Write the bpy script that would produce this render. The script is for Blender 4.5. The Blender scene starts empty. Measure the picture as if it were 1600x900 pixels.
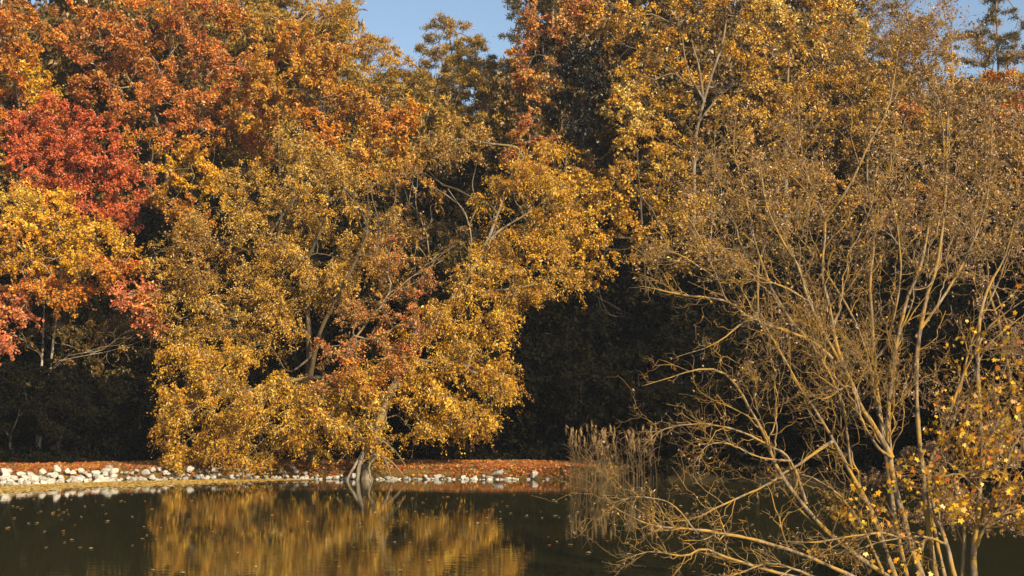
import bpy, math
import numpy as np
from mathutils import Vector

# ------------------------------------------------------------------ camera, sky, sun, exposure
S = bpy.context.scene
COL = S.collection
FPX = 2222.0                       # focal length in pixels of a 1600 px wide picture (50 mm on 36 mm)
CAMZ = 2.5
PITCH = math.atan((609 - 450) / FPX)
cam_d = bpy.data.cameras.new("camera")
cam_d.lens = 50.0
cam_d.sensor_width = 36.0
cam_d.clip_start = 0.1
cam_d.clip_end = 3000
cam = bpy.data.objects.new("camera", cam_d)
cam.location = (0, 0, CAMZ)
cam.rotation_euler = (math.pi / 2 + PITCH, 0, 0)
COL.objects.link(cam)
S.camera = cam

SUN_EL = math.radians(30)
SUN_AZ = math.radians(142)         # clockwise from +Y: behind the camera, to the right
w = bpy.data.worlds.new("World")
S.world = w
w.use_nodes = True
nt = w.node_tree
bg = nt.nodes["Background"]
sky = nt.nodes.new("ShaderNodeTexSky")
sky.sky_type = 'NISHITA'
sky.sun_disc = False
sky.sun_elevation = SUN_EL
sky.sun_rotation = SUN_AZ
sky.altitude = 200
sky.air_density = 1.0
sky.dust_density = 1.2
sky.ozone_density = 1.0
nt.links.new(sky.outputs[0], bg.inputs[0])
bg.inputs[1].default_value = 0.105
sd = bpy.data.lights.new("sun", 'SUN')
sd.energy = 5.0
sd.angle = math.radians(0.5)
sd.color = (1.0, 0.84, 0.56)
sun = bpy.data.objects.new("sun", sd)
to_sun = Vector((math.sin(SUN_AZ) * math.cos(SUN_EL), math.cos(SUN_AZ) * math.cos(SUN_EL), math.sin(SUN_EL)))
sun.rotation_euler = to_sun.to_track_quat('Z', 'Y').to_euler()
COL.objects.link(sun)
S.view_settings.view_transform = 'Standard'
S.view_settings.look = 'None'
S.view_settings.gamma = 1
S.view_settings.exposure = 0.50
S.render.engine = 'CYCLES'
S.cycles.max_bounces = 6
S.cycles.diffuse_bounces = 2
S.cycles.glossy_bounces = 2
S.cycles.transmission_bounces = 3
S.cycles.caustics_reflective = False
S.cycles.caustics_refractive = False

rng = np.random.default_rng(11)


# ------------------------------------------------------------------ helpers
def at(px, py, D):
    """world point on the sight line of a photo pixel (1600x900), D metres out along +Y"""
    x = (px - 800) / FPX
    y = (450 - py) / FPX
    c, s = math.cos(PITCH), math.sin(PITCH)
    d = np.array([x, c - y * s, s + y * c])
    p = d * (D / d[1])
    p[2] += CAMZ
    return p


def link(name, data, parent=None, loc=None):
    o = bpy.data.objects.new(name, data)
    COL.objects.link(o)
    if parent is not None:
        o.parent = parent
    if loc is not None:
        o.location = loc
    return o


def tag(o, label=None, cat=None, group=None, kind=None):
    if label: o['label'] = label
    if cat: o['category'] = cat
    if group: o['group'] = group
    if kind: o['kind'] = kind
    return o


def mesh_quads(name, V, F, mat, tint=None, smooth=False):
    """V (n,3), F (m,4), tint (n,3) leaf colour"""
    me = bpy.data.meshes.new(name)
    V = np.ascontiguousarray(V, np.float32)
    F = np.ascontiguousarray(F, np.int32)
    me.vertices.add(len(V)); me.vertices.foreach_set("co", V.ravel())
    m, k = F.shape
    me.loops.add(m * k); me.loops.foreach_set("vertex_index", F.ravel())
    me.polygons.add(m); me.polygons.foreach_set("loop_start", np.arange(0, m * k, k, dtype=np.int32))
    me.polygons.foreach_set("use_smooth", np.full(m, smooth, bool))
    if tint is not None:
        a = me.attributes.new("tint", 'FLOAT_COLOR', 'POINT')
        c = np.ones((len(V), 4), np.float32); c[:, :3] = tint
        a.data.foreach_set("color", c.ravel())
    me.update(calc_edges=True)
    me.materials.append(mat)
    return me


def norm(a):
    return a / np.maximum(np.linalg.norm(a, axis=-1, keepdims=True), 1e-9)


def tubes(P, R, sides):
    """P (C,n,3) chains, R (C,n) radii -> verts, quads"""
    C, n, _ = P.shape
    T = norm(np.gradient(P, axis=1))
    D = norm(P[:, -1] - P[:, 0])
    ref = np.zeros((C, 3)); ref[np.arange(C), np.argmin(np.abs(D), axis=1)] = 1
    ref = norm(np.cross(D, ref))[:, None, :]
    U = norm(ref - T * np.sum(ref * T, axis=2, keepdims=True))
    W = np.cross(T, U)
    a = np.arange(sides) * 2 * math.pi / sides
    V = P[:, :, None, :] + R[:, :, None, None] * (U[:, :, None, :] * np.cos(a)[:, None] + W[:, :, None, :] * np.sin(a)[:, None])
    idx = np.arange(C * n * sides).reshape(C, n, sides)
    A = idx[:, :-1]; B = idx[:, 1:]
    F = np.stack([A, np.roll(A, -1, 2), np.roll(B, -1, 2), B], -1).reshape(-1, 4)
    return V.reshape(-1, 3), F


def cat_geo(parts):
    Vs, Fs, o = [], [], 0
    for V, F in parts:
        Vs.append(V); Fs.append(F + o); o += len(V)
    return np.concatenate(Vs), np.concatenate(Fs)


def smooth_path(pts, k=6):
    """Catmull-Rom through points (m, d)"""
    p = np.asarray(pts, float)
    q = np.vstack([2 * p[0] - p[1], p, 2 * p[-1] - p[-2]])
    out = []
    for i in range(1, len(q) - 2):
        for t in np.linspace(0, 1, k, endpoint=False):
            out.append(0.5 * (2 * q[i] + (q[i + 1] - q[i - 1]) * t + (2 * q[i - 1] - 5 * q[i] + 4 * q[i + 1] - q[i + 2]) * t * t + (3 * q[i] - q[i - 1] - 3 * q[i + 1] + q[i + 2]) * t ** 3))
    out.append(p[-1])
    return np.array(out)


def resample(p, n):
    d = np.r_[0, np.cumsum(np.linalg.norm(np.diff(p[:, :3], axis=0), axis=1))]
    t = np.linspace(0, d[-1], n)
    return np.stack([np.interp(t, d, p[:, j]) for j in range(p.shape[1])], 1)


def rand_dirs(n):
    return norm(rng.normal(size=(n, 3)))


def leaf_quads(C, A, L, Wd, fold=0.15, bias=None):
    """C centres, A axes (unit), L lengths, Wd widths: a kite folded along its midrib"""
    n = len(C)
    N = norm(rng.normal(size=(n, 3)))
    if bias is not None:
        N = N * .75 + bias
    B = norm(np.cross(N, A)); N = np.cross(A, B)
    L = L[:, None]; Wd = Wd[:, None]
    v0 = C - A * L * .5
    v2 = C + A * L * .5
    m = C - A * L * .08 + N * Wd * fold
    v1 = m + B * Wd * .5
    v3 = m - B * Wd * .5
    V = np.stack([v0, v1, v2, v3], 1).reshape(-1, 3)
    return V, np.arange(4 * n).reshape(n, 4)


# ------------------------------------------------------------------ materials
def new_mat(name):
    m = bpy.data.materials.new(name); m.use_nodes = True
    nt = m.node_tree
    for n in list(nt.nodes): nt.nodes.remove(n)
    return m, nt, nt.nodes.new, nt.links.new


def leaf_material(name, transl=0.2, rough=0.38, spec=0.5):
    m, nt, N, Lk = new_mat(name)
    out = N("ShaderNodeOutputMaterial")
    at_ = N("ShaderNodeAttribute"); at_.attribute_name = "tint"
    p = N("ShaderNodeBsdfPrincipled"); p.inputs["Roughness"].default_value = rough
    p.inputs["Specular IOR Level"].default_value = spec
    tr = N("ShaderNodeBsdfTranslucent")
    mx = N("ShaderNodeMixShader"); mx.inputs[0].default_value = transl
    Lk(at_.outputs["Color"], p.inputs["Base Color"]); Lk(at_.outputs["Color"], tr.inputs["Color"])
    Lk(p.outputs[0], mx.inputs[1]); Lk(tr.outputs[0], mx.inputs[2]); Lk(mx.outputs[0], out.inputs[0])
    return m


def bark_material(name, c1, c2, c3, scale=6.0, bump=0.5):
    m, nt, N, Lk = new_mat(name)
    out = N("ShaderNodeOutputMaterial"); p = N("ShaderNodeBsdfPrincipled")
    p.inputs["Roughness"].default_value = 0.85
    tc = N("ShaderNodeTexCoord")
    mp = N("ShaderNodeMapping"); mp.inputs["Scale"].default_value = (1, 1, 0.35)
    n1 = N("ShaderNodeTexNoise"); n1.inputs["Scale"].default_value = scale; n1.inputs["Detail"].default_value = 8
    n2 = N("ShaderNodeTexNoise"); n2.inputs["Scale"].default_value = scale * 0.28; n2.inputs["Detail"].default_value = 5
    r1 = N("ShaderNodeValToRGB"); r1.color_ramp.elements[0].position = .38; r1.color_ramp.elements[1].position = .62
    r1.color_ramp.elements[0].color = (*c1, 1); r1.color_ramp.elements[1].color = (*c2, 1)
    r2 = N("ShaderNodeValToRGB"); r2.color_ramp.elements[0].position = .46; r2.color_ramp.elements[1].position = .58
    mx = N("ShaderNodeMixRGB"); mx.inputs[2].default_value = (*c3, 1)
    bp = N("ShaderNodeBump"); bp.inputs["Strength"].default_value = bump; bp.inputs["Distance"].default_value = .02
    Lk(tc.outputs["Object"], mp.inputs[0]); Lk(mp.outputs[0], n1.inputs[0]); Lk(tc.outputs["Object"], n2.inputs[0])
    Lk(n1.outputs[0], r1.inputs[0]); Lk(n2.outputs[0], r2.inputs[0])
    Lk(r2.outputs[0], mx.inputs[0]); Lk(r1.outputs[0], mx.inputs[1]); Lk(mx.outputs[0], p.inputs["Base Color"])
    Lk(n1.outputs[0], bp.inputs["Height"]); Lk(bp.outputs[0], p.inputs["Normal"]); Lk(p.outputs[0], out.inputs[0])
    return m


M = {}
M['leaf'] = leaf_material("autumn_leaf")
M['needle'] = leaf_material("pine_needle", 0.12, 0.5, 0.4)
M['shade_leaf'] = leaf_material("shade_painted_leaf", .05, .8, .03)  # matt leaf for the shrubs whose colour carries the shade
M['dry_leaf'] = leaf_material("dry_leaf", 0.2, 0.6, 0.35)
M['bark_grey'] = bark_material("grey_bark", (.08, .06, .04), (.30, .24, .17), (.22, .15, .06))
M['bark_pale'] = bark_material("pale_bark", (.22, .17, .12), (.50, .42, .32), (.30, .22, .12), 5)
M['bark_lichen'] = bark_material("lichened_bark", (.08, .055, .03), (.32, .235, .145), (.36, .21, .04), 17, 1.0)
M['bark_pine'] = bark_material("pine_bark", (.16, .09, .05), (.38, .27, .19), (.30, .17, .09), 5)
M['twig'] = bark_material("twig_bark", (.12, .075, .025), (.36, .23, .085), (.40, .22, .03), 14, .3)
M['bark_brown'] = bark_material("brown_bark", (.03, .022, .014), (.13, .095, .06), (.11, .075, .03))
M['bark_dark'] = bark_material("dark_bark", (.015, .012, .008), (.04, .03, .02), (.03, .025, .012))
M['twig_brown'] = bark_material("brown_twig_bark", (.12, .075, .035), (.34, .22, .10), (.32, .18, .04), 14, .3)


def rgb(*c):                       # 0..255 sRGB -> linear
    return tuple(((v / 255) / 12.92 if v / 255 <= .04045 else ((v / 255 + .055) / 1.055) ** 2.4) for v in c)


# palettes: lists of (albedo, weight)
PAL = {
    'gold':    [((.62, .32, .018), 4), ((.74, .44, .03), 2.4), ((.50, .21, .014), 2), ((.70, .50, .11), .8), ((.24, .14, .015), 1.2)],
    'willow':  [((.58, .31, .030), 4), ((.70, .43, .065), 2.4), ((.42, .20, .018), 2), ((.62, .47, .18), .8), ((.22, .14, .025), 1)],
    'brown':   [((.50, .27, .040), 3), ((.60, .38, .09), 2), ((.30, .15, .03), 2), ((.52, .26, .04), 1)],
    'yellow':  [((.74, .38, .014), 4), ((.80, .48, .03), 2.5), ((.66, .28, .014), 2), ((.48, .30, .03), 1)],
    'pale':    [((.74, .46, .07), 3), ((.80, .57, .16), 2), ((.66, .38, .035), 2)],
    'orange':  [((.62, .22, .020), 4), ((.68, .32, .025), 3), ((.56, .14, .020), 2.4), ((.34, .18, .02), 1.2)],
    'amber':   [((.60, .27, .020), 4), ((.54, .18, .018), 2), ((.66, .37, .035), 2), ((.28, .16, .02), 1.4)],
    'rust':    [((.55, .17, .026), 4), ((.60, .25, .035), 3), ((.50, .11, .028), 2), ((.32, .18, .03), 1.3), ((.62, .32, .09), 1)],
    'red':     [((.60, .125, .035), 5), ((.68, .18, .05), 3), ((.60, .22, .05), 1), ((.38, .06, .025), 1.5)],
    'pink':    [((.68, .19, .08), 4), ((.72, .26, .09), 3), ((.66, .32, .06), 1.8)],
    'redgold': [((.52, .16, .04), 3), ((.56, .28, .05), 2.8), ((.62, .36, .09), 2), ((.26, .15, .03), 2), ((.54, .11, .05), 1)],
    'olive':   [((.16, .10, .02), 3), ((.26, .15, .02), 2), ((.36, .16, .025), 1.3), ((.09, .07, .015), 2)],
    'mauve':   [((.36, .22, .13), 3), ((.46, .29, .19), 2), ((.26, .15, .08), 2), ((.46, .27, .06), 1.6), ((.62, .44, .30), .8)],
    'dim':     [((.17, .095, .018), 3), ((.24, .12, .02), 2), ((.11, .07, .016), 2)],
    'dark':    [((.010, .009, .004), 4), ((.016, .013, .005), 2), ((.007, .007, .003), 2)],  # near-black: shade under and inside the crowns put into leaf colour
    'pine':    [((.42, .24, .025), 3), ((.50, .29, .028), 2), ((.20, .14, .030), 2), ((.10, .08, .025), 1)],
    'pinegold': [((.54, .29, .020), 4), ((.46, .23, .018), 2), ((.34, .20, .02), 2)],
    'pinegreen': [((.06, .055, .020), 3), ((.12, .085, .022), 2), ((.26, .16, .03), 1.8)],
    'litter':  [((.44, .09, .03), 5), ((.52, .17, .03), 3), ((.58, .28, .04), 1.6), ((.40, .09, .03), 2)],
}


def pal_arrays(p):
    c = np.array([x[0] for x in PAL[p]]); q = np.array([x[1] for x in PAL[p]], float)
    return c, q / q.sum()


def tint_leaves(pals, clump):
    """one colour per leaf; leaves of one clump lean to one palette entry"""
    n = len(pals); out = np.zeros((n, 3))
    nc = clump.max() + 1
    shift = np.clip(1 + rng.normal(size=nc) * .13, .6, 1.4)
    for p in set(pals.tolist()):
        mk = pals == p
        c, q = pal_arrays(p)
        cc = rng.choice(len(q), nc, p=q)
        k = rng.choice(len(q), mk.sum(), p=q)
        use = rng.random(mk.sum()) < .4
        k = np.where(use, cc[clump[mk]], k)
        out[mk] = c[k]
    out *= shift[clump][:, None] * rng.uniform(.68, 1.22, (n, 1))
    out[:, 1] *= rng.uniform(.9, 1.1, n)
    return np.clip(out, .004, .85)


# ------------------------------------------------------------------ terrain
SHORE = np.array([[-70, 22], [-40, 31], [-24, 35], [-13.5, 37.5], [-10.8, 39.3], [-7.3, 40.4], [-4, 40.1], [1.8, 40.0], [6, 39.6], [11, 37], [16, 31], [22, 22], [30, 12], [45, 0]])


def shore_y(x):
    return np.interp(x, SHORE[:, 0], SHORE[:, 1])


def sstep(a, b, x):
    t = np.clip((x - a) / (b - a), 0, 1)
    return t * t * (3 - 2 * t)


def hnoise(x, y):
    return .5 * np.sin(x * .31 + 1.3) * np.cos(y * .23) + .3 * np.sin(x * .77 + y * .51) + .12 * np.sin(x * 1.9 - y * 1.3)


def ground_z(x, y):
    x = np.asarray(x, float); y = np.asarray(y, float)
    s = y - shore_y(x)
    z = -1.2 + 1.0 * sstep(-3, -.2, s) + .55 * sstep(-.25, .55, s)
    z = z - .06 * sstep(.1, .6, s) + .03 * sstep(.5, 3, s) * (1 + hnoise(x, y) * .3)
    hill = np.clip(y - 48, 0, 30)
    z = z + np.where(s > 0, hill * .30 + hnoise(x, y) * .02 * hill, 0)
    near = sstep(4.5, 2.5, y)                        # the camera's own bank
    z = np.maximum(z, -1.2 + 1.9 * near)
    d = np.hypot((x - 6.3) / 3.2, (y - 15.6) / 1.9)  # spit under the leafless shrub
    z = np.maximum(z, -1.2 + 1.42 * sstep(1.3, .55, d))
    d = np.hypot((x - 12) / 5.5, (y - 13) / 4.5)
    z = np.maximum(z, -1.2 + 1.6 * sstep(1.2, .6, d))
    return z


gx = np.unique(np.r_[np.linspace(-160, -30, 40), np.linspace(-30, 30, 241), np.linspace(30, 160, 40)])
gy = np.unique(np.r_[np.linspace(-30, 0, 12), np.linspace(0, 36, 100), np.linspace(36, 50, 100), np.linspace(50, 260, 110)])
X, Y = np.meshgrid(gx, gy)
Z = ground_z(X, Y)
V = np.stack([X, Y, Z], -1).reshape(-1, 3)
ii = np.arange(len(V)).reshape(X.shape)
F = np.stack([ii[:-1, :-1], ii[:-1, 1:], ii[1:, 1:], ii[1:, :-1]], -1).reshape(-1, 4)
m, nt, N, Lk = new_mat("forest_ground")
out = N("ShaderNodeOutputMaterial"); p = N("ShaderNodeBsdfPrincipled"); p.inputs["Roughness"].default_value = .95; p.inputs["Specular IOR Level"].default_value = .05
tc = N("ShaderNodeTexCoord"); sx = N("ShaderNodeSeparateXYZ"); Lk(tc.outputs["Object"], sx.inputs[0])
n1 = N("ShaderNodeTexNoise"); n1.inputs["Scale"].default_value = 9; n1.inputs["Detail"].default_value = 8
n2 = N("ShaderNodeTexNoise"); n2.inputs["Scale"].default_value = .9; n2.inputs["Detail"].default_value = 4
Lk(tc.outputs["Object"], n1.inputs[0]); Lk(tc.outputs["Object"], n2.inputs[0])
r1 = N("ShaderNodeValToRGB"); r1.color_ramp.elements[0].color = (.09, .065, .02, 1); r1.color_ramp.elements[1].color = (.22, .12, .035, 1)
r2 = N("ShaderNodeValToRGB"); r2.color_ramp.elements[0].color = (.010, .008, .004, 1); r2.color_ramp.elements[1].color = (.028, .018, .007, 1)  # near-black second ramp: shade behind the leaf strip painted into the soil
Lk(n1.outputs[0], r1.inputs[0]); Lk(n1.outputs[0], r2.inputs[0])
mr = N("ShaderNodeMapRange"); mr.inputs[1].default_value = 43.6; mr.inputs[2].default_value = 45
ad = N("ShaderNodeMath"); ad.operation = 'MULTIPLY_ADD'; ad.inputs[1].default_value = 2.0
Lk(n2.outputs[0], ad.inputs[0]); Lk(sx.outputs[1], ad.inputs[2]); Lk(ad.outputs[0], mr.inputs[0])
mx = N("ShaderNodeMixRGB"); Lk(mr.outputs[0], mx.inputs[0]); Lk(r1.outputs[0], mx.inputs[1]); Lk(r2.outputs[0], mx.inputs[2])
mr3 = N("ShaderNodeMapRange"); mr3.inputs[1].default_value = 2.4; mr3.inputs[2].default_value = 4.2; Lk(sx.outputs[0], mr3.inputs[0])  # the painted shade also covers the right bank
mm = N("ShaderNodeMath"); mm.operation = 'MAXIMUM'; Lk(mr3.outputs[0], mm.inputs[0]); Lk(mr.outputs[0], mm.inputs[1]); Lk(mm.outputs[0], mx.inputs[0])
mz = N("ShaderNodeMapRange"); mz.inputs[1].default_value = -.05; mz.inputs[2].default_value = .18
Lk(sx.outputs[2], mz.inputs[0])
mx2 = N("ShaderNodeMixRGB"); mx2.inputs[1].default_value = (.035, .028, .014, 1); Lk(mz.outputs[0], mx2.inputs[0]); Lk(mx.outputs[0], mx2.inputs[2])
bp = N("ShaderNodeBump"); bp.inputs["Strength"].default_value = .6; bp.inputs["Distance"].default_value = .06
Lk(n1.outputs[0], bp.inputs["Height"]); Lk(bp.outputs[0], p.inputs["Normal"])
Lk(mx2.outputs[0], p.inputs["Base Color"]); Lk(p.outputs[0], out.inputs[0])
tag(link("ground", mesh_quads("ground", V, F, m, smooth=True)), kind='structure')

# water sheet
m, nt, N, Lk = new_mat("pond_water")
out = N("ShaderNodeOutputMaterial"); p = N("ShaderNodeBsdfPrincipled")
p.inputs["Base Color"].default_value = (.034, .031, .011, 1); p.inputs["Roughness"].default_value = .035; p.inputs["IOR"].default_value = 1.8
tc = N("ShaderNodeTexCoord")
mp = N("ShaderNodeMapping"); mp.inputs["Scale"].default_value = (1.0, 2.2, 1)
n1 = N("ShaderNodeTexNoise"); n1.inputs["Scale"].default_value = 2.2; n1.inputs["Detail"].default_value = 3; n1.inputs["Roughness"].default_value = .5
n2 = N("ShaderNodeTexNoise"); n2.inputs["Scale"].default_value = .18; n2.inputs["Detail"].default_value = 2
b1 = N("ShaderNodeBump"); b1.inputs["Distance"].default_value = .016
r = N("ShaderNodeMapRange"); r.inputs[1].default_value = .35; r.inputs[2].default_value = .65; r.inputs[3].default_value = .03; r.inputs[4].default_value = .14
Lk(tc.outputs["Object"], mp.inputs[0]); Lk(mp.outputs[0], n1.inputs[0]); Lk(tc.outputs["Object"], n2.inputs[0])
Lk(n2.outputs[0], r.inputs[0]); Lk(r.outputs[0], b1.inputs["Strength"]); Lk(n1.outputs[0], b1.inputs["Height"])
Lk(b1.outputs[0], p.inputs["Normal"]); Lk(p.outputs[0], out.inputs[0])
wx = 90
V = np.array([[-wx, -2, 0], [wx, -2, 0], [wx, 47, 0], [-wx, 47, 0]], float)
tag(link("pond_water", mesh_quads("pond_water", V, np.array([[0, 1, 2, 3]]), m)), kind='structure')


# ------------------------------------------------------------------ tree builder
def bez(p0, d0, p1, n=5, sag=0.0):
    L = np.linalg.norm(p1 - p0)
    c = p0 + d0 * L * .42
    t = np.linspace(0, 1, n)[:, None]
    p = (1 - t) ** 2 * p0 + 2 * t * (1 - t) * c + t * t * p1
    p[1:-1] += rng.normal(size=(n - 2, 3)) * L * .025
    return p


def grow(p, d, tips, idx, out, r_tip, expo, frac=(.3, .5)):
    """join a node to its tips by repeatedly splitting them in two"""
    n = len(idx)
    rad = r_tip * n ** expo
    if n <= 2:
        for i in idx:
            q = tips[i]
            out.append((bez(p, d, q), rad if n == 1 else r_tip * 1.1, r_tip * .5))
        return
    pts = tips[idx]
    v = pts - p
    # 2-means on the tips' directions and positions
    a, b = pts[rng.integers(n)], None
    b = pts[np.argmax(np.linalg.norm(pts - a, axis=1))]
    a = pts[np.argmax(np.linalg.norm(pts - b, axis=1))]
    for _ in range(3):
        m_ = np.linalg.norm(pts - a, axis=1) < np.linalg.norm(pts - b, axis=1)
        if m_.all() or not m_.any(): break
        a, b = pts[m_].mean(0), pts[~m_].mean(0)
    if m_.all() or not m_.any():
        m_ = np.arange(n) % 2 == 0
    for mk in (m_, ~m_):
        sub = idx[mk]
        if len(sub) == 0: continue
        c = tips[sub].mean(0)
        if len(sub) == 1:
            out.append((bez(p, d, tips[sub[0]]), r_tip * 1.2, r_tip * .5)); continue
        f = rng.uniform(*frac)
        q = p + (c - p) * f
        L = np.linalg.norm(q - p)
        q = q + rng.normal(size=3) * L * .10 + np.array([0, 0, L * .05])
        r0 = r_tip * len(sub) ** expo
        ch = bez(p, d, q)
        out.append((ch, min(rad, r0 * 1.12), r0))
        grow(q, norm(ch[-1] - ch[-2]), tips, sub, out, r_tip, expo, frac)


def chains_geo(out, thick=.03):
    big = [c for c in out if c[1] > thick]; small = [c for c in out if c[1] <= thick]
    parts = []
    for lst, sides in ((big, 7), (small, 4)):
        if not lst: continue
        P_ = np.stack([c[0] for c in lst]); n = P_.shape[1]
        t = np.linspace(0, 1, n)
        R = np.array([[c[1]] for c in lst]) * (1 - t) + np.array([[c[2]] for c in lst]) * t
        parts.append(tubes(P_, R, sides))
    return cat_geo(parts)


def limb_tube(path, r0, r1, n=24, sides=10, wob=.02):
    p = resample(smooth_path(path), n)
    t = np.linspace(0, 1, n)
    p = p + rng.normal(size=p.shape) * wob * r0 * 3 * np.sin(t * math.pi)[:, None]
    R = (r0 + (r1 - r0) * t ** .8) * (1 + rng.normal(size=n) * .05)
    R[0] *= 1.25
    return p, R


def make_tree(name, label, cat, trunk, lobes, pal='gold', r0=.16, tips_m2=5.0, twigs=4, per=7, leaf=(.13, .08),
              twl=.45, droop=.3, group=None, bark='bark_grey', show_twigs=False, r_tip=.007, expo=.40,
              limbs=(), material='leaf', tuft=False, crown_name='crown', shell=.55, density=(2.1, 2.6, .76), holes=1.0, gap=None):
    if gap is None: gap = -.38 if trunk[0][2] < 49 else -.24
    # trunk: list of (px, py, D) from the foot up (None = down to the ground); lobes: (px, py, rx_px, ry_px, D, depth_m[, palette[, density]])
    tp = [np.array(at(*t)) for t in trunk]
    foot = tp[0].copy()
    g = float(ground_z(foot[0], foot[1]))
    if foot[2] > g + .05:
        foot = np.array([foot[0] + rng.normal() * .05, foot[1], g - .1]); tp.insert(0, foot)
    else:
        tp[0][2] = min(tp[0][2], g - .1) if tp[0][2] > -1 else tp[0][2]
        foot = tp[0].copy()
    base = np.array([foot[0], foot[1], max(g, foot[2])])
    root = bpy.data.objects.new(name, None); COL.objects.link(root); root.location = base
    root.empty_display_size = .3
    tag(root, label, cat, group)
    # twig ends
    T, TP, TO = [], [], []
    dm, pm, lm_ = density
    ph = rng.uniform(0, 6.28, 4)
    for lb in lobes:
        px, py, rx, ry, D, rd = lb[:6]
        pn = lb[6] if len(lb) > 6 and lb[6] else pal
        den = lb[7] if len(lb) > 7 else 1.0
        c = at(px, py, D); mpp = D / FPX
        a = np.array([rx * mpp, rd, ry * mpp])
        k = max(5, int(math.pi * a[0] * a[2] * tips_m2 * den * dm))
        u = rand_dirs(k) * (rng.random((k, 1)) ** (1 / 3.0 * shell))
        q = c + u * a * rng.uniform(.82, 1.12, (k, 1))
        fq = holes / max(D, 40) * 45
        fld = np.sin(q[:, 0] * 2.9 * fq + ph[0]) * np.sin(q[:, 2] * 3.3 * fq + ph[1]) + .7 * np.sin(q[:, 1] * 2.3 * fq + q[:, 0] * 1.7 * fq + ph[2]) * np.sin(q[:, 2] * 5.1 * fq + q[:, 0] * 4.3 * fq + ph[3])
        mk = fld > gap
        if mk.sum() < 4: mk[:] = True
        q, u = q[mk], u[mk]; k = len(q)
        T.append(q); TP += [pn] * k; TO.append(norm(u * np.array([1, 1, 1]) + np.array([0, -.15, .35])))
    TO = np.concatenate(TO); per = max(1, int(round(per * pm))); leaf = (leaf[0] * lm_, leaf[1] * lm_)
    T = np.concatenate(T); TP = np.array(TP, dtype=object)
    gz = ground_z(T[:, 0], T[:, 1])
    T[:, 2] = np.maximum(T[:, 2], np.maximum(gz, 0) + .12)
    # trunk and limbs
    p, R = limb_tube(tp, r0, r0 * .28)
    geo = [tubes(p[None], R[None], 12)]
    ends = [(p[int(len(p) * .35)], norm(p[-1] - p[0])), (p[int(len(p) * .6)], norm(p[-1] - p[0])), (p[-1], norm(p[-1] - p[-3]))]
    for lm in limbs:
        pts = [at(*t) for t in lm[0]]
        lp, lR = limb_tube(pts, lm[1], lm[2], 18)
        geo.append(tubes(lp[None], lR[None], 8))
        if len(lm) < 4:
            ends.append((lp[len(lp) // 2], norm(lp[-1] - lp[0])))
            ends.append((lp[-1], norm(lp[-1] - lp[-3])))
    E = np.array([e[0] for e in ends])
    dist = np.linalg.norm(T[:, None] - E[None], axis=2) + .6 * np.maximum(0, E[None, :, 2] - T[:, None, 2])
    own = np.argmin(dist, axis=1)
    out = []
    for k, (ep, ed) in enumerate(ends):
        idx = np.where(own == k)[0]
        if len(idx): grow(ep, ed, T, idx, out, r_tip, expo)
    mb = M[bark]
    # twiglets
    nt_ = len(T)
    if tuft:
        dirs = rand_dirs(nt_ * twigs * per)
        s = np.repeat(T, twigs * per, 0)
        clump = np.repeat(np.arange(nt_), twigs * per)
        n = len(s)
        L = rng.uniform(.75, 1.2, n) * leaf[0]
        up = norm(dirs + np.array([0, 0, .35]))
        C = s + up * (L * .5)[:, None] + rng.normal(size=(n, 3)) * twl * np.array([1, 1, .45])
        Vl, Fl = leaf_quads(C, up, L, rng.uniform(.7, 1.3, n) * leaf[1], 0)
    else:
        K = nt_ * twigs
        st = np.repeat(T, twigs, 0)
        dr = rand_dirs(K); dr[:, 2] = dr[:, 2] * .7 - droop * .4
        dr = norm(dr)
        Lg = rng.uniform(.5, 1.25, K) * twl * (.95 if trunk[0][2] < 49 else .74)
        tt = np.linspace(0, 1, 4)
        ch = st[:, None] + dr[:, None] * (Lg[:, None, None] * tt[None, :, None])
        ch[:, :, 2] -= (droop * Lg[:, None]) * tt ** 2 * .8
        ch[:, 1:] += rng.normal(size=(K, 3, 3)) * .02
        if show_twigs:
            sel = rng.random(K) < .55
            geo.append(tubes(ch[sel], np.outer(np.ones(sel.sum()), [.005, .0045, .004, .003]), 3))
        n = K * per
        pos = rng.random((K, per)) * 3
        i0 = np.minimum(pos.astype(int), 2); fr = (pos - i0)[..., None]
        kk = np.arange(K)[:, None]
        C = (ch[kk, i0] * (1 - fr) + ch[kk, i0 + 1] * fr).reshape(-1, 3)
        C = C + rng.normal(size=(n, 3)) * leaf[0] * .45
        ax = norm(np.repeat(dr, per, 0) * .5 + rand_dirs(n) + np.array([0, 0, -droop]))
        sz = np.repeat(rng.uniform(.72, 1.3, nt_), twigs * per)
        L = rng.uniform(.6, 1.3, n) * leaf[0] * sz
        Vl, Fl = leaf_quads(C, ax, L, sz * rng.uniform(.7, 1.2, n) * leaf[1], .2, np.repeat(TO, twigs * per, 0) * .75)
        clump = np.repeat(np.arange(nt_), twigs * per)
    keep = C[:, 2] > .03
    tints = tint_leaves(TP[clump], clump)
    if not keep.all():
        Vl = Vl.reshape(-1, 4, 3)[keep].reshape(-1, 3); tints = tints[keep]
        Fl = np.arange(len(Vl)).reshape(-1, 4)
    g1 = cat_geo(geo); g2 = chains_geo(out)
    Vt, Ft = cat_geo([g1, g2])
    link("trunk", mesh_quads("trunk", Vt - base, Ft, mb, smooth=True), root)
    link(crown_name, mesh_quads(crown_name, Vl - base, Fl, M[material], np.repeat(tints, 4, 0)), root)
    return root, len(Fl)


NL = 0
def tree(*a, **k):
    global NL
    o, n = make_tree(*a, **k); NL += n
    return o


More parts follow.
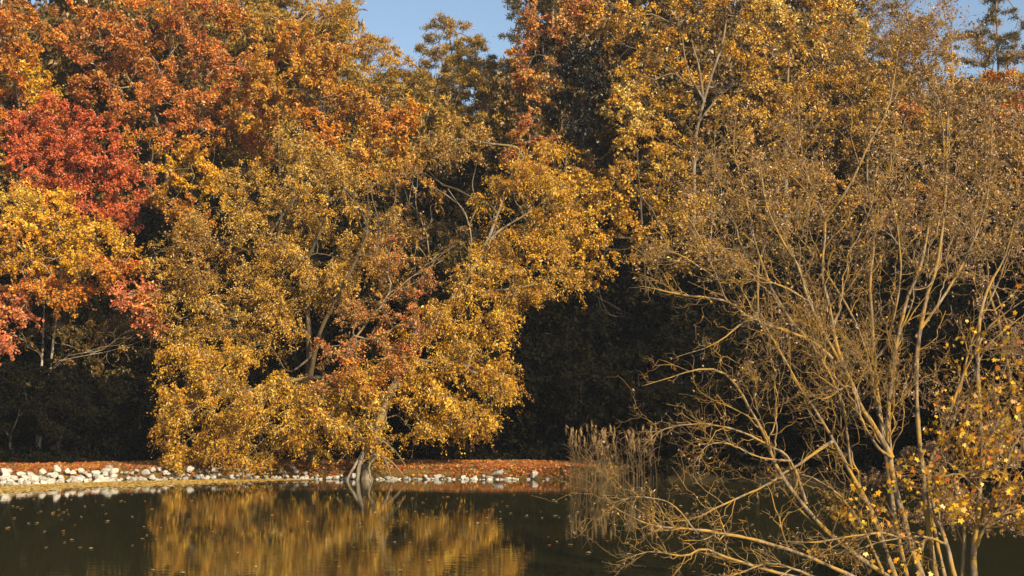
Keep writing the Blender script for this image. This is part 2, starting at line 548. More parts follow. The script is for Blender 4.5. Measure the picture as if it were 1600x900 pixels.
# ------------------------------------------------------------------ the leaning willow at the waterline
tree("willow_tree", "golden willow leaning right from the waterline, leaves hanging low over the pond", "tree",
     [(572, 752, 40.0), (582, 700, 40.3), (606, 622, 40.8), (640, 560, 41.2), (690, 487, 41.6), (722, 447, 41.8)],
     [(745, 550, 62, 60, 41.2, 1.2), (690, 625, 56, 44, 40.6, 1.0), (775, 590, 42, 46, 41.4, .9), (650, 590, 50, 55, 40.8, 1.0),
      (745, 652, 36, 28, 41, .8), (700, 505, 45, 45, 41.2, .9), (770, 500, 34, 26, 41.5, .6), (718, 668, 22, 12, 41, .4), (660, 670, 34, 18, 40.4, .5),
      (820, 410, 72, 62, 42.4, 1.3), (868, 340, 42, 72, 42.6, 1.1), (770, 330, 30, 60, 42.6, .8, None, .5), (850, 255, 48, 44, 42.8, 1.1, 'yellow'),
      (800, 265, 40, 40, 42.8, 1.0), (880, 440, 30, 28, 42.6, .7), (790, 455, 48, 26, 42.2, .8), (720, 215, 55, 34, 43.2, 1.0, 'brown'),
      (680, 250, 40, 34, 43.2, .8, 'brown', .7), (740, 400, 30, 24, 42.2, .8),
      (420, 640, 92, 62, 40.2, 1.6), (330, 650, 74, 62, 40.4, 1.4), (283, 600, 42, 62, 40.8, 1.1), (510, 645, 62, 58, 40.2, 1.4),
      (290, 700, 46, 26, 40.2, .8), (390, 700, 66, 24, 39.8, 1.1), (560, 650, 40, 60, 40, .9), (350, 575, 50, 36, 40.6, 1.0), (480, 600, 50, 26, 40.6, 1, None, .4),
      (330, 560, 70, 36, 41, 1.0), (495, 682, 50, 22, 39.9, .9), (570, 600, 50, 40, 40, .8), (600, 690, 40, 26, 39.9, .5), (640, 540, 34, 30, 40.4, .5), (690, 560, 30, 34, 40.8, .5), (690, 500, 34, 34, 40.9, .4), (745, 430, 34, 26, 41.5, .4), (722, 460, 24, 20, 41.2, .3), (265, 665, 26, 50, 40.6, .7)],
     pal='gold', r0=.19, tips_m2=7.5, twigs=5, per=8, leaf=(.125, .047), twl=.50, droop=.55, density=(2.6, 2.6, .76), bark='bark_grey', show_twigs=True, shell=.8,
     limbs=[([(722, 447, 41.8), (760, 380, 42.2), (790, 300, 42.6), (812, 240, 42.8)], .07, .02),
            ([(722, 447, 41.8), (740, 455, 41.9), (800, 451, 42.2), (858, 440, 42.4)], .05, .02),
            ([(752, 405, 42), (775, 365, 42.2), (830, 330, 42.4), (880, 290, 42.6)], .045, .015),
            ([(690, 487, 41.6), (730, 420, 42.2), (733, 350, 42.6), (700, 295, 43)], .035, .012, 0),
            ([(733, 352, 42.6), (722, 325, 42.8), (690, 300, 43), (668, 290, 43)], .03, .01, 0),
            ([(733, 352, 42.6), (745, 320, 42.8), (738, 290, 43), (745, 255, 43)], .03, .01, 0),
            ([(606, 622, 40.8), (560, 600, 40.8), (500, 590, 40.6), (430, 600, 40.4), (350, 620, 40.4)], .09, .03),
            ([(582, 700, 40.3), (540, 670, 40), (480, 655, 39.9), (420, 670, 39.8)], .07, .025),
            ([(640, 560, 41.2), (700, 570, 41), (760, 590, 41), (790, 620, 41)], .05, .015),
            ([(620, 600, 40.9), (670, 610, 40.6), (710, 630, 40.6), (735, 660, 40.7)], .045, .012),
            ([(576, 690, 40.1), (568, 706, 39.9), (561, 730, 39.7), (558, 757, 39.5)], .055, .06, 0),
            ([(571, 698, 40.0), (558, 722, 39.8), (546, 742, 39.6), (540, 757, 39.5)], .04, .035, 0),
            ([(566, 706, 40), (590, 712, 39.6), (612, 722, 39.4), (632, 745, 39.2)], .036, .02, 0),
            ([(588, 712, 39.6), (577, 728, 39.3), (578, 742, 39.1), (582, 754, 39)], .03, .02, 0),
            ([(600, 716, 39.5), (607, 732, 39.3), (612, 748, 39.1)], .026, .016, 0),
            ([(576, 660, 40.2), (600, 690, 39.8), (618, 705, 39.6), (634, 728, 39.4)], .028, .012, 0)])

tree("willow_tree", "browner upright willow with dark trunk, behind the left side of the leaning willow", "tree",
     [(484, 735, 43.5), (484, 640, 43.5), (482, 520, 43.4), (478, 410, 43.2)],
     [(330, 390, 72, 62, 43, 1.4, 'brown'), (420, 345, 82, 62, 43.4, 1.5), (500, 300, 62, 62, 43.8, 1.4), (370, 470, 82, 62, 42.8, 1.4),
      (455, 430, 72, 72, 43, 1.3), (550, 370, 50, 62, 43.6, 1.2), (295, 500, 50, 62, 43, 1.1), (480, 235, 62, 36, 44.2, 1.2), (250, 430, 40, 50, 43.4, .9),
      (430, 520, 50, 40, 42.6, .9), (300, 350, 40, 30, 43.6, .8), (540, 265, 50, 34, 44, 1), (350, 530, 60, 34, 42.6, .9), (520, 440, 50, 40, 43, .9), (600, 320, 34, 50, 44, .8, None, .6), (390, 280, 50, 30, 44, .9)],
     pal='willow', r0=.17, tips_m2=6.8, twigs=5, per=8, leaf=(.11, .045), twl=.50, droop=.5, density=(2.7, 2.5, .76), bark='bark_brown', show_twigs=True, shell=.8,
     limbs=[([(482, 600, 43.4), (500, 520, 42.9), (530, 460, 42.7), (560, 400, 42.6), (572, 370, 42.6)], .09, .03),
            ([(478, 410, 43.2), (505, 350, 43), (512, 310, 42.8), (508, 280, 42.8)], .06, .02, 0),
            ([(588, 395, 42.4), (592, 350, 42.4), (580, 300, 42.4), (583, 255, 42.6)], .035, .012, 0),
            ([(588, 395, 42.4), (603, 350, 42.4), (618, 310, 42.4), (616, 270, 42.6)], .03, .010, 0),
            ([(572, 370, 42.6), (575, 330, 42.4), (574, 290, 42.4)], .03, .012, 0),
            ([(560, 400, 42.6), (590, 392, 42.4), (610, 360, 42.3), (618, 330, 42.4)], .03, .012, 0),
            ([(478, 410, 43.2), (440, 380, 43), (380, 380, 43)], .05, .015),
            ([(482, 520, 43.4), (430, 500, 42.8), (370, 500, 42.6)], .05, .015),
            ([(484, 560, 43.4), (450, 580, 42), (420, 540, 41.6), (380, 545, 41.4)], .04, .012, 0)])

tree("red_leaved_tree", "small red and gold tree in the middle, in front of the willow trunks", "tree",
     [(545, 740, 39.9 + 1.2), (540, 680, 40.6), (530, 610, 40.2), (552, 540, 40.0)],
     [(565, 480, 52, 30, 39.9, .7), (620, 520, 48, 30, 39.8, .7), (530, 545, 44, 44, 39.8, .7), (560, 590, 44, 34, 39.6, .6, 'orange'), (640, 440, 44, 24, 40.6, .6),
      (655, 500, 40, 26, 39.9, .6), (610, 400, 30, 34, 41, .5), (520, 600, 34, 24, 39.4, .5), (700, 380, 40, 30, 42.9, .6, 'olive', .7), (620, 560, 30, 24, 39.6, .4)],
     pal='redgold', r0=.06, tips_m2=8.0, twigs=5, per=7, leaf=(.095, .05), twl=.4, droop=.3, show_twigs=True, shell=.9)

# ------------------------------------------------------------------ left side
tree("maple_tree", "twin trunk maple with flat yellow tiers above pink red ones, far left bank", "tree",
     [(58, 700, 44.5), (66, 560, 44.2), (70, 460, 44)],
     [(50, 335, 72, 36, 43.6, 1.5, 'yellow'), (125, 365, 80, 26, 43.4, 1.5), (25, 390, 48, 44, 43, 1.2, 'amber'), (100, 410, 86, 22, 43, 1.4), (175, 385, 42, 14, 43.2, .9),
      (40, 445, 60, 24, 42.8, 1.2, 'orange'), (165, 425, 52, 30, 43, 1.1, 'orange'), (215, 465, 40, 30, 43, .9, 'pink'), (100, 460, 44, 22, 42.8, .9, 'orange'),
      (10, 320, 40, 30, 44, 1, 'pale'), (30, 480, 40, 26, 43, .8, 'pink'), (240, 505, 24, 24, 43.2, .5, 'pink'), (70, 305, 50, 16, 44.2, .8)],
     pal='yellow', r0=.065, gap=-.6, tips_m2=9, twigs=5, per=7, leaf=(.12, .085), twl=.42, droop=.05, bark='bark_pale', show_twigs=True, shell=.9,
     limbs=[([(56, 740, 44.4), (76, 600, 44), (84, 530, 43.8), (94, 455, 43.6)], .055, .03)])
tree("maple_bush", "pink leaved bush cut by the left picture edge above the dark bank", "bush",
     [(-20, 700, 41), (-12, 620, 41)],
     [(-8, 530, 30, 34, 40.6, .7), (-34, 560, 34, 40, 40.6, .8)], pal='pink', r0=.05, tips_m2=9, twigs=5, per=7, leaf=(.11, .08), twl=.36, show_twigs=True, shell=.9)
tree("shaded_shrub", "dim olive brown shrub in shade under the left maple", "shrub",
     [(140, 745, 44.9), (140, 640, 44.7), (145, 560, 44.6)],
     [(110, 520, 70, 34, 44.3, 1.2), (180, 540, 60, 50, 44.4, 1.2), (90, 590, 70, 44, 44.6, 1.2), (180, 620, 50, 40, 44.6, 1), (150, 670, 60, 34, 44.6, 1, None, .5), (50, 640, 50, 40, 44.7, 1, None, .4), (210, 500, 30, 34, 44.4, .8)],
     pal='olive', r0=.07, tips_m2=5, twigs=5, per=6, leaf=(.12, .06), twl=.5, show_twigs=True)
tree("red_maple", "round crimson red maple above the yellow one at left", "tree",
     [(125, 500, 52), (125, 380, 52)],
     [(95, 195, 62, 40, 52, 1.6), (150, 240, 66, 60, 51.6, 1.8), (60, 265, 52, 46, 51.4, 1.5), (195, 300, 36, 46, 51.6, 1.2), (120, 315, 76, 34, 51, 1.5), (180, 345, 40, 26, 51.2, 1), (30, 220, 40, 46, 52, 1.2), (90, 255, 60, 60, 51.2, 1.4)],
     pal='red', r0=.13, gap=-.75, bark='bark_dark', tips_m2=6.5, twigs=5, per=8, leaf=(.13, .08), twl=.42, droop=.1, shell=.8)
tree("orange_tree", "orange and yellow tree filling the top left corner", "tree",
     [(30, 420, 58), (35, 200, 58)],
     [(50, 60, 50, 46, 57.5, 1.8), (20, 120, 46, 46, 57, 1.6), (60, 120, 40, 40, 57, 1.4, 'yellow'), (-20, 70, 50, 60, 58, 1.8), (10, 20, 40, 24, 58.4, 1.3), (70, 165, 34, 26, 57, 1.1), (10, 175, 40, 30, 57, 1.2), (-10, 230, 30, 40, 57, 1, 'pale', .5)],
     pal='orange', r0=.16, tips_m2=5.5, twigs=5, per=8, leaf=(.15, .10), twl=.5)
tree("oak_tree", "broad rust orange oak on the slope behind the red maple", "tree",
     [(255, 500, 60), (262, 260, 60)],
     [(165, 70, 66, 56, 59.5, 2), (260, 80, 90, 62, 59.5, 2.3), (350, 110, 60, 62, 59.5, 2), (240, 165, 80, 46, 58.5, 2), (395, 180, 44, 46, 58.5, 1.5), (310, 25, 74, 30, 60, 2),
      (150, 130, 44, 36, 59, 1.4), (330, 180, 50, 40, 58.4, 1.4), (215, 20, 60, 30, 60.2, 1.6, 'orange'), (290, 215, 46, 30, 58.2, 1.2), (120, 30, 40, 30, 60, 1.3, 'orange'), (370, 45, 40, 34, 60.2, 1.2, 'amber'), (420, 225, 40, 34, 58.2, 1.2)],
     pal='rust', r0=.24, tips_m2=5, twigs=5, per=8, leaf=(.16, .10), twl=.5)
tree("yellow_birch", "small bright yellow tree wedged between red maple and brown willow", "tree",
     [(300, 460, 49), (302, 350, 49)],
     [(295, 265, 44, 34, 48.8, 1.3), (335, 290, 36, 34, 48.8, 1.1), (270, 305, 30, 34, 48.8, 1, 'amber'), (320, 235, 34, 24, 49, 1, 'amber'), (310, 330, 40, 26, 48.6, 1, 'orange')],
     pal='yellow', r0=.09, tips_m2=7, twigs=5, per=8, leaf=(.12, .085), twl=.4)
tree("oak_tree", "amber orange oak in the upper middle, left of the gap of sky", "tree",
     [(440, 440, 57), (437, 280, 57), (434, 150, 57)],
     [(470, 135, 66, 46, 56.5, 2), (555, 175, 60, 50, 56, 1.9), (615, 200, 40, 40, 56, 1.4, 'orange'), (430, 100, 46, 46, 57, 1.7), (520, 95, 60, 40, 57, 1.7),
      (595, 250, 44, 34, 55.5, 1.3), (405, 170, 36, 36, 56, 1.2), (500, 200, 50, 34, 55.6, 1.4, 'orange'), (540, 240, 44, 26, 55.4, 1.2), (470, 60, 46, 26, 57.4, 1.3), (640, 180, 24, 30, 56.4, .9)],
     pal='amber', r0=.12, tips_m2=5.5, twigs=5, per=8, leaf=(.16, .10), twl=.5, bark='bark_grey')

tree("orange_tree", "narrow burnt orange tree in the gap between red maple and broad oak", "tree",
     [(235, 480, 55), (236, 340, 55)],
     [(230, 230, 36, 40, 55, 1.1), (215, 290, 30, 40, 55, 1, 'rust'), (250, 330, 30, 40, 54.6, .9), (235, 380, 26, 30, 54.4, .8, 'olive')],
     pal='orange', r0=.09, tips_m2=5.5, twigs=5, per=7, leaf=(.14, .09), twl=.45)
tree("golden_bush", "low brown gold bush behind the crowns of the two willows", "bush",
     [(650, 640, 46), (650, 480, 46)],
     [(650, 330, 50, 40, 46, 1, None, .6), (620, 400, 50, 50, 45.6, 1), (700, 440, 50, 40, 45.6, 1, 'olive', .8), (610, 470, 50, 40, 45.4, 1, 'olive'), (560, 440, 50, 50, 45.6, 1), (640, 270, 40, 30, 47, 1, 'amber', .7)],
     pal='brown', r0=.08, tips_m2=6, twigs=5, per=7, leaf=(.12, .08), twl=.45)

# ------------------------------------------------------------------ pines on the ridge
PINE = dict(tuft=True, material='needle', bark='bark_pine', tips_m2=11, twigs=6, per=9, leaf=(.21, .040), twl=.11, r_tip=.009, shell=.9, density=(1.5, 1.6, .95))
tree("pine_tree", "golden green pine sloping down towards the sky gap, behind the amber oak", "tree",
     [(505, 330, 68), (505, 120, 68), (502, 10, 68)],
     [(420, 35, 60, 20, 67.5, 2.2), (500, 45, 70, 22, 67, 2.4), (575, 80, 52, 20, 67, 2), (610, 105, 44, 20, 67, 1.8), (450, 70, 60, 22, 67, 2), (530, 20, 40, 14, 68, 1.5), (645, 135, 36, 26, 67, 1.4, 'pine'), (560, 120, 60, 26, 66.5, 1.8, 'pine')],
     pal='pinegold', r0=.2, **PINE)
tree("pine_tree", "dark green pine crown cut by the top edge above the oaks", "tree",
     [(360, 300, 76), (360, 60, 76), (362, -60, 76)],
     [(360, 10, 50, 18, 75.5, 2), (340, -30, 60, 24, 76, 2), (410, 20, 40, 14, 75, 1.6), (320, 20, 34, 14, 75.5, 1.4), (390, 50, 40, 14, 75, 1.5), (430, -5, 34, 12, 75.5, 1.3)],
     pal='pine', r0=.22, **PINE)
tree("pine_tree", "thin bare limbed pine at the top edge, left end of the sky gap", "tree",
     [(503, 240, 72), (500, 60, 72), (498, -30, 72)],
     [(540, 8, 34, 9, 71.5, 1.2, None, .6), (560, -8, 30, 8, 71.5, 1.1, None, .6), (460, -5, 40, 14, 71.5, 1.4), (520, -25, 50, 14, 72, 1.6)],
     pal='pine', r0=.15, **PINE)
tree("pine_tree", "slender pine standing alone against the gap of blue sky", "tree",
     [(702, 300, 78), (703, 180, 78), (706, 90, 78), (700, 40, 78)],
     [(690, 35, 26, 12, 78, .9), (672, 55, 16, 12, 78, .7, None, .7), (715, 60, 26, 12, 78, 1), (745, 62, 14, 8, 78, .6), (700, 85, 46, 12, 77.8, 1.4), (655, 75, 10, 6, 78, .5), (740, 88, 34, 14, 77.6, 1.2), (722, 72, 30, 12, 77.8, 1), (755, 72, 16, 8, 77.8, .7), (705, 110, 50, 14, 77.6, 1.4), (675, 100, 26, 8, 78, .8, None, .6), (725, 40, 8, 6, 78, .4)],
     pal='pine', r0=.13, **PINE)
tree("pine_tree", "pale trunked pine with low side branches, below the sky gap", "tree",
     [(700, 300, 74), (703, 170, 74), (706, 110, 74)],
     [(745, 110, 30, 16, 74, 1.2), (765, 100, 16, 14, 74, .8), (720, 130, 46, 16, 73.5, 1.5), (760, 145, 34, 20, 73.4, 1.3), (690, 205, 30, 10, 74, 1, None, .3), (775, 180, 30, 22, 73, 1.2, 'pinegold', .8)],
     pal='pine', r0=.14, limbs=[([(703, 145, 74), (715, 138, 73.8), (735, 150, 73.6)], .04, .015), ([(703, 205, 74), (690, 212, 73.8), (672, 205, 73.6)], .035, .012)], **{**PINE, 'bark': 'bark_pale'})
tree("pine_tree", "bushy pine left of the pale trunked one, below the sky gap", "tree",
     [(682, 320, 72), (683, 200, 72), (684, 140, 72)],
     [(665, 130, 40, 16, 72, 1.4), (650, 165, 46, 22, 71.5, 1.6), (700, 170, 50, 18, 71.5, 1.5), (740, 200, 50, 20, 71, 1.4), (660, 205, 50, 20, 71, 1.4)],
     pal='pine', r0=.14, **PINE)
tree("pine_tree", "dark pine with blackish tufts on the right side of the sky gap", "tree",
     [(865, 300, 66), (865, 100, 66.5), (862, -40, 67)],
     [(800, 8, 20, 8, 66, .8), (840, 5, 40, 14, 65.6, 1.6), (812, 28, 14, 6, 66, .6), (800, 58, 16, 9, 66, .8), (835, 75, 40, 14, 65.4, 1.5), (815, 92, 26, 10, 65.6, 1), (860, -30, 60, 20, 66, 2)],
     pal='pinegreen', r0=.2, **PINE)
tree("pine_tree", "flat topped pine behind the golden trees at upper right", "tree",
     [(1430, 260, 84), (1430, 60, 84)],
     [(1370, 15, 44, 9, 84, 1.8, 'pinegreen'), (1400, 45, 60, 16, 83.5, 2), (1460, 40, 50, 14, 83.5, 2), (1500, 55, 34, 12, 83.5, 1.6), (1365, 40, 24, 12, 83.5, 1), (1420, 75, 80, 18, 83, 2), (1355, -5, 20, 6, 84, .8)],
     pal='pine', r0=.2, **PINE)
tree("spruce_tree", "dark spruce with drooping tiers at the right end of the skyline", "tree",
     [(1560, 300, 72), (1560, 120, 72), (1556, 0, 72), (1555, -14, 72)],
     [(1555, 3, 22, 8, 72, 1), (1555, 28, 36, 8, 72, 1.5), (1570, 48, 44, 9, 72, 1.8), (1555, 68, 50, 10, 72, 2), (1580, 88, 50, 12, 72, 2), (1540, 95, 40, 10, 71.5, 1.6), (1600, 40, 16, 10, 72, .8), (1530, 50, 20, 6, 72, .8)],
     pal='pinegreen', r0=.15, **PINE)

# ------------------------------------------------------------------ centre right
tree("autumn_tree", "red and gold tree with shade painted as near-black leaves, right of the sky gap", "tree",
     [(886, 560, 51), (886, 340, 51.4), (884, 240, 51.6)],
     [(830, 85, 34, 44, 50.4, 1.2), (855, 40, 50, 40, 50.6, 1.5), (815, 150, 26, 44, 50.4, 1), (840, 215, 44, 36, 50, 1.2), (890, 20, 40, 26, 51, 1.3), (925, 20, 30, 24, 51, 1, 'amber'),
      (908, 120, 46, 62, 50.6, 1.3, 'dark', 1.8), (885, 190, 40, 50, 50.6, 1.2, 'dark', 1.5), (880, 270, 46, 34, 49.6, 1.2, None, .7), (800, 240, 20, 24, 50, .7, None, .8), (850, 130, 16, 30, 50, .6, None, .5), (870, 90, 40, 50, 51.6, 1.2, 'dark', .8)],  # dark lobes: a shaded hollow painted as near-black leaves
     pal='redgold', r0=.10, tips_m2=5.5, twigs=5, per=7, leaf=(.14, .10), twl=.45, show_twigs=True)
tree("poplar_tree", "tall golden poplar with forked silver trunk at top centre right", "tree",
     [(1083, 560, 53), (1085, 255, 53), (1092, 190, 53), (1108, 130, 52.8), (1128, 70, 52.8), (1135, 30, 52.8)],
     [(990, 60, 46, 46, 52.5, 1.6), (1075, 20, 66, 30, 52.5, 1.8), (1050, 75, 50, 34, 53.6, 1.4), (1165, 80, 46, 60, 52.8, 1.6), (985, 130, 36, 44, 52.2, 1.3), (1145, 190, 50, 46, 52.4, 1.5), (1030, 170, 46, 50, 52.2, 1.3),
      (1140, 10, 50, 26, 53, 1.5), (950, 20, 40, 30, 53, 1.3), (1080, 240, 40, 30, 53.6, 1.2), (1190, 150, 40, 44, 52.8, 1.2, 'willow'), (1075, 130, 40, 50, 54.2, 1.2)],
     pal='gold', r0=.13, tips_m2=5.2, twigs=5, per=7, leaf=(.13, .095), twl=.45, bark='bark_grey', show_twigs=True,
     limbs=[([(1100, 160, 52.6), (1092, 105, 52.4), (1085, 80, 52.4), (1080, 60, 52.4)], .06, .02, 0), ([(1100, 158, 52.6), (1075, 110, 52.3), (1067, 65, 52.3), (1068, 40, 52.3)], .05, .015, 0),
            ([(1092, 190, 53), (1125, 150, 53), (1165, 120, 53)], .05, .02)])
tree("golden_birch", "pale yellow tree with two thin white stems below the poplar", "tree",
     [(1010, 480, 47.5), (1003, 350, 47.5), (997, 260, 47.5), (990, 190, 47.5)],
     [(985, 175, 36, 34, 47.3, 1.1, 'pale'), (1000, 225, 48, 36, 47, 1.2), (1040, 250, 40, 40, 47, 1.1), (955, 290, 46, 40, 47, 1.2), (1000, 330, 56, 40, 46.8, 1.2), (925, 350, 40, 50, 46.6, 1.1), (1060, 320, 50, 44, 47, 1.2), (940, 400, 44, 34, 46.2, 1), (905, 300, 30, 40, 47.2, .9), (1030, 400, 60, 34, 46.8, 1.1, 'brown', .8), (890, 370, 24, 50, 46.4, .7), (920, 430, 36, 20, 46, .7, 'amber', .7)],
     pal='gold', r0=.035, tips_m2=6, twigs=5, per=7, leaf=(.12, .085), twl=.42, bark='bark_brown', show_twigs=True,
     limbs=[([(1040, 380, 46.6), (1020, 330, 46), (1008, 315, 46), (975, 265, 45.8)], .045, .02, 0), ([(1003, 350, 46), (1000, 300, 45.8), (997, 265, 45.6), (996, 235, 45.6)], .035, .015, 0)])
tree("golden_tree", "tall straw gold tree right of the poplar, behind the leafless shrub top", "tree",
     [(1225, 560, 56), (1228, 250, 56), (1232, 80, 56)],
     [(1205, 40, 50, 44, 55.5, 1.7, 'pale'), (1265, 35, 46, 44, 55.5, 1.7), (1290, 110, 60, 50, 55, 1.8), (1210, 130, 50, 56, 55, 1.6), (1330, 60, 30, 40, 56, 1.2, 'pale'), (1250, 190, 66, 50, 54.6, 1.6, 'willow'), (1340, 150, 50, 46, 54.6, 1.5), (1300, 5, 40, 20, 56, 1.2, 'pale')],
     pal='gold', r0=.18, tips_m2=5, twigs=5, per=7, leaf=(.14, .09), twl=.48, show_twigs=True)
tree("golden_tree", "brown gold tree below the flat topped pine at upper right", "tree",
     [(1450, 560, 59), (1450, 300, 59)],
     [(1400, 130, 50, 34, 58.5, 1.7), (1465, 120, 60, 36, 58.5, 1.8), (1380, 215, 70, 56, 57.5, 1.8), (1470, 220, 70, 60, 57.5, 1.8), (1530, 150, 50, 40, 58, 1.6, 'brown'), (1410, 170, 30, 20, 57.6, .9, 'rust')],
     pal='willow', r0=.18, tips_m2=4.6, twigs=5, per=7, leaf=(.14, .09), twl=.5)
tree("rust_tree", "rust and orange tree at the right edge below the spruce", "tree",
     [(1580, 500, 56), (1578, 260, 56)],
     [(1570, 140, 40, 34, 55.5, 1.5), (1600, 190, 50, 50, 55.5, 1.6, 'orange'), (1550, 240, 56, 46, 55, 1.5, 'brown'), (1610, 110, 34, 30, 56, 1.2, 'brown'), (1620, 270, 50, 50, 55, 1.5, 'amber')],
     pal='rust', r0=.15, tips_m2=4.8, twigs=5, per=7, leaf=(.14, .10), twl=.48)
tree("brown_thicket_tree", "brownish tree in the thicket behind the leafless shrub, left half", "tree",
     [(1180, 640, 48), (1185, 420, 48)],
     [(1120, 300, 60, 50, 47.5, 1.4), (1190, 290, 60, 56, 47.6, 1.5), (1120, 390, 60, 36, 47, 1.3, None, .8), (1220, 370, 60, 40, 47, 1.3, 'olive', .7), (1260, 290, 50, 40, 48, 1.2)],
     pal='brown', r0=.12, tips_m2=5, twigs=5, per=6, leaf=(.12, .07), twl=.48, show_twigs=True)
tree("brown_thicket_tree", "brownish tree in the thicket behind the leafless shrub, right half", "tree",
     [(1450, 660, 49), (1450, 440, 49)],
     [(1340, 310, 60, 46, 48.6, 1.4), (1430, 320, 66, 50, 48.4, 1.5, 'amber'), (1520, 330, 66, 50, 48.4, 1.5), (1590, 350, 50, 60, 48.4, 1.3, 'olive'), (1380, 390, 60, 30, 48, 1.2, 'olive', .7), (1480, 400, 70, 34, 48, 1.2, 'olive', .7)],
     pal='brown', r0=.12, tips_m2=5, twigs=5, per=6, leaf=(.12, .07), twl=.48, show_twigs=True)

# ------------------------------------------------------------------ understorey with shade painted into its near-black leaves, and the wood behind
def add_understorey():
    protos = []
    for k in range(3):
        px = 800
        D = 50
        c = [(px + rng.uniform(-45, 45), 590 - rng.uniform(0, 80), rng.uniform(45, 75), rng.uniform(40, 70), D + rng.uniform(-.6, .6), 1.4) for _ in range(5)]
        c += [(px + q, 678, 50, 34, D + rng.uniform(-.6, .6), 1.3) for q in (-60, 0, 60)]
        o, n = make_tree("shade_shrub", "shrub under the trees with shade painted into its near-black leaves", "shrub", [(px, 720, D), (px, 640, D)], c, pal='dark', r0=.06,
                         tips_m2=6, twigs=5, per=6, leaf=(.16, .11), twl=.55, droop=.2, material='shade_leaf', bark='bark_dark', density=(1.6, 1.6, 1.0), group="shrubs with painted shade under the trees")
        protos.append(o)
    spots = []
    for x in np.arange(-23, 24, 1.7):
        spots.append((x + rng.uniform(-.4, .4), 45.0 + rng.uniform(-.3, .4), rng.uniform(.7, .95)))
    for x, y, sc in ((-16.6, 43.6, .6), (-15.2, 43.3, .7), (-13.8, 43.5, .62), (-12.4, 43.7, .6), (-18, 43.2, .6)):
        spots.append((x, y, sc))
    for x in np.arange(4.0, 21, .8):
        spots.append((x, float(shore_y(x)) + rng.uniform(.8, 1.5), rng.uniform(.45, .7)))
    for x in np.arange(-23, 24, 2.3):
        spots.append((x + rng.uniform(-.5, .5), 48.6 + rng.uniform(-.5, .8), rng.uniform(1.1, 1.4)))
    for x in np.arange(-24, 25, 3.0):
        spots.append((x + rng.uniform(-.7, .7), 51.5 + rng.uniform(-1, 1), rng.uniform(1.2, 1.6)))
    for x in np.arange(-26, 27, 3.4):
        spots.append((x + rng.uniform(-.7, .7), 56.5 + rng.uniform(-1, 1), rng.uniform(1.3, 1.9)))
    for x in np.arange(-30, 31, 4):
        spots.append((x + rng.uniform(-.7, .7), 63 + rng.uniform(-1, 1), rng.uniform(1.4, 2.2)))
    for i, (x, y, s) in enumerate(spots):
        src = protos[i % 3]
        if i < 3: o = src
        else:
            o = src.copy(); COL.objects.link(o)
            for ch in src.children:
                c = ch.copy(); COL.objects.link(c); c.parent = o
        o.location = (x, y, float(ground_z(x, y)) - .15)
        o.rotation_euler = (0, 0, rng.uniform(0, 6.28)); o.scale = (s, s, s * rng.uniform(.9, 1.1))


add_understorey()


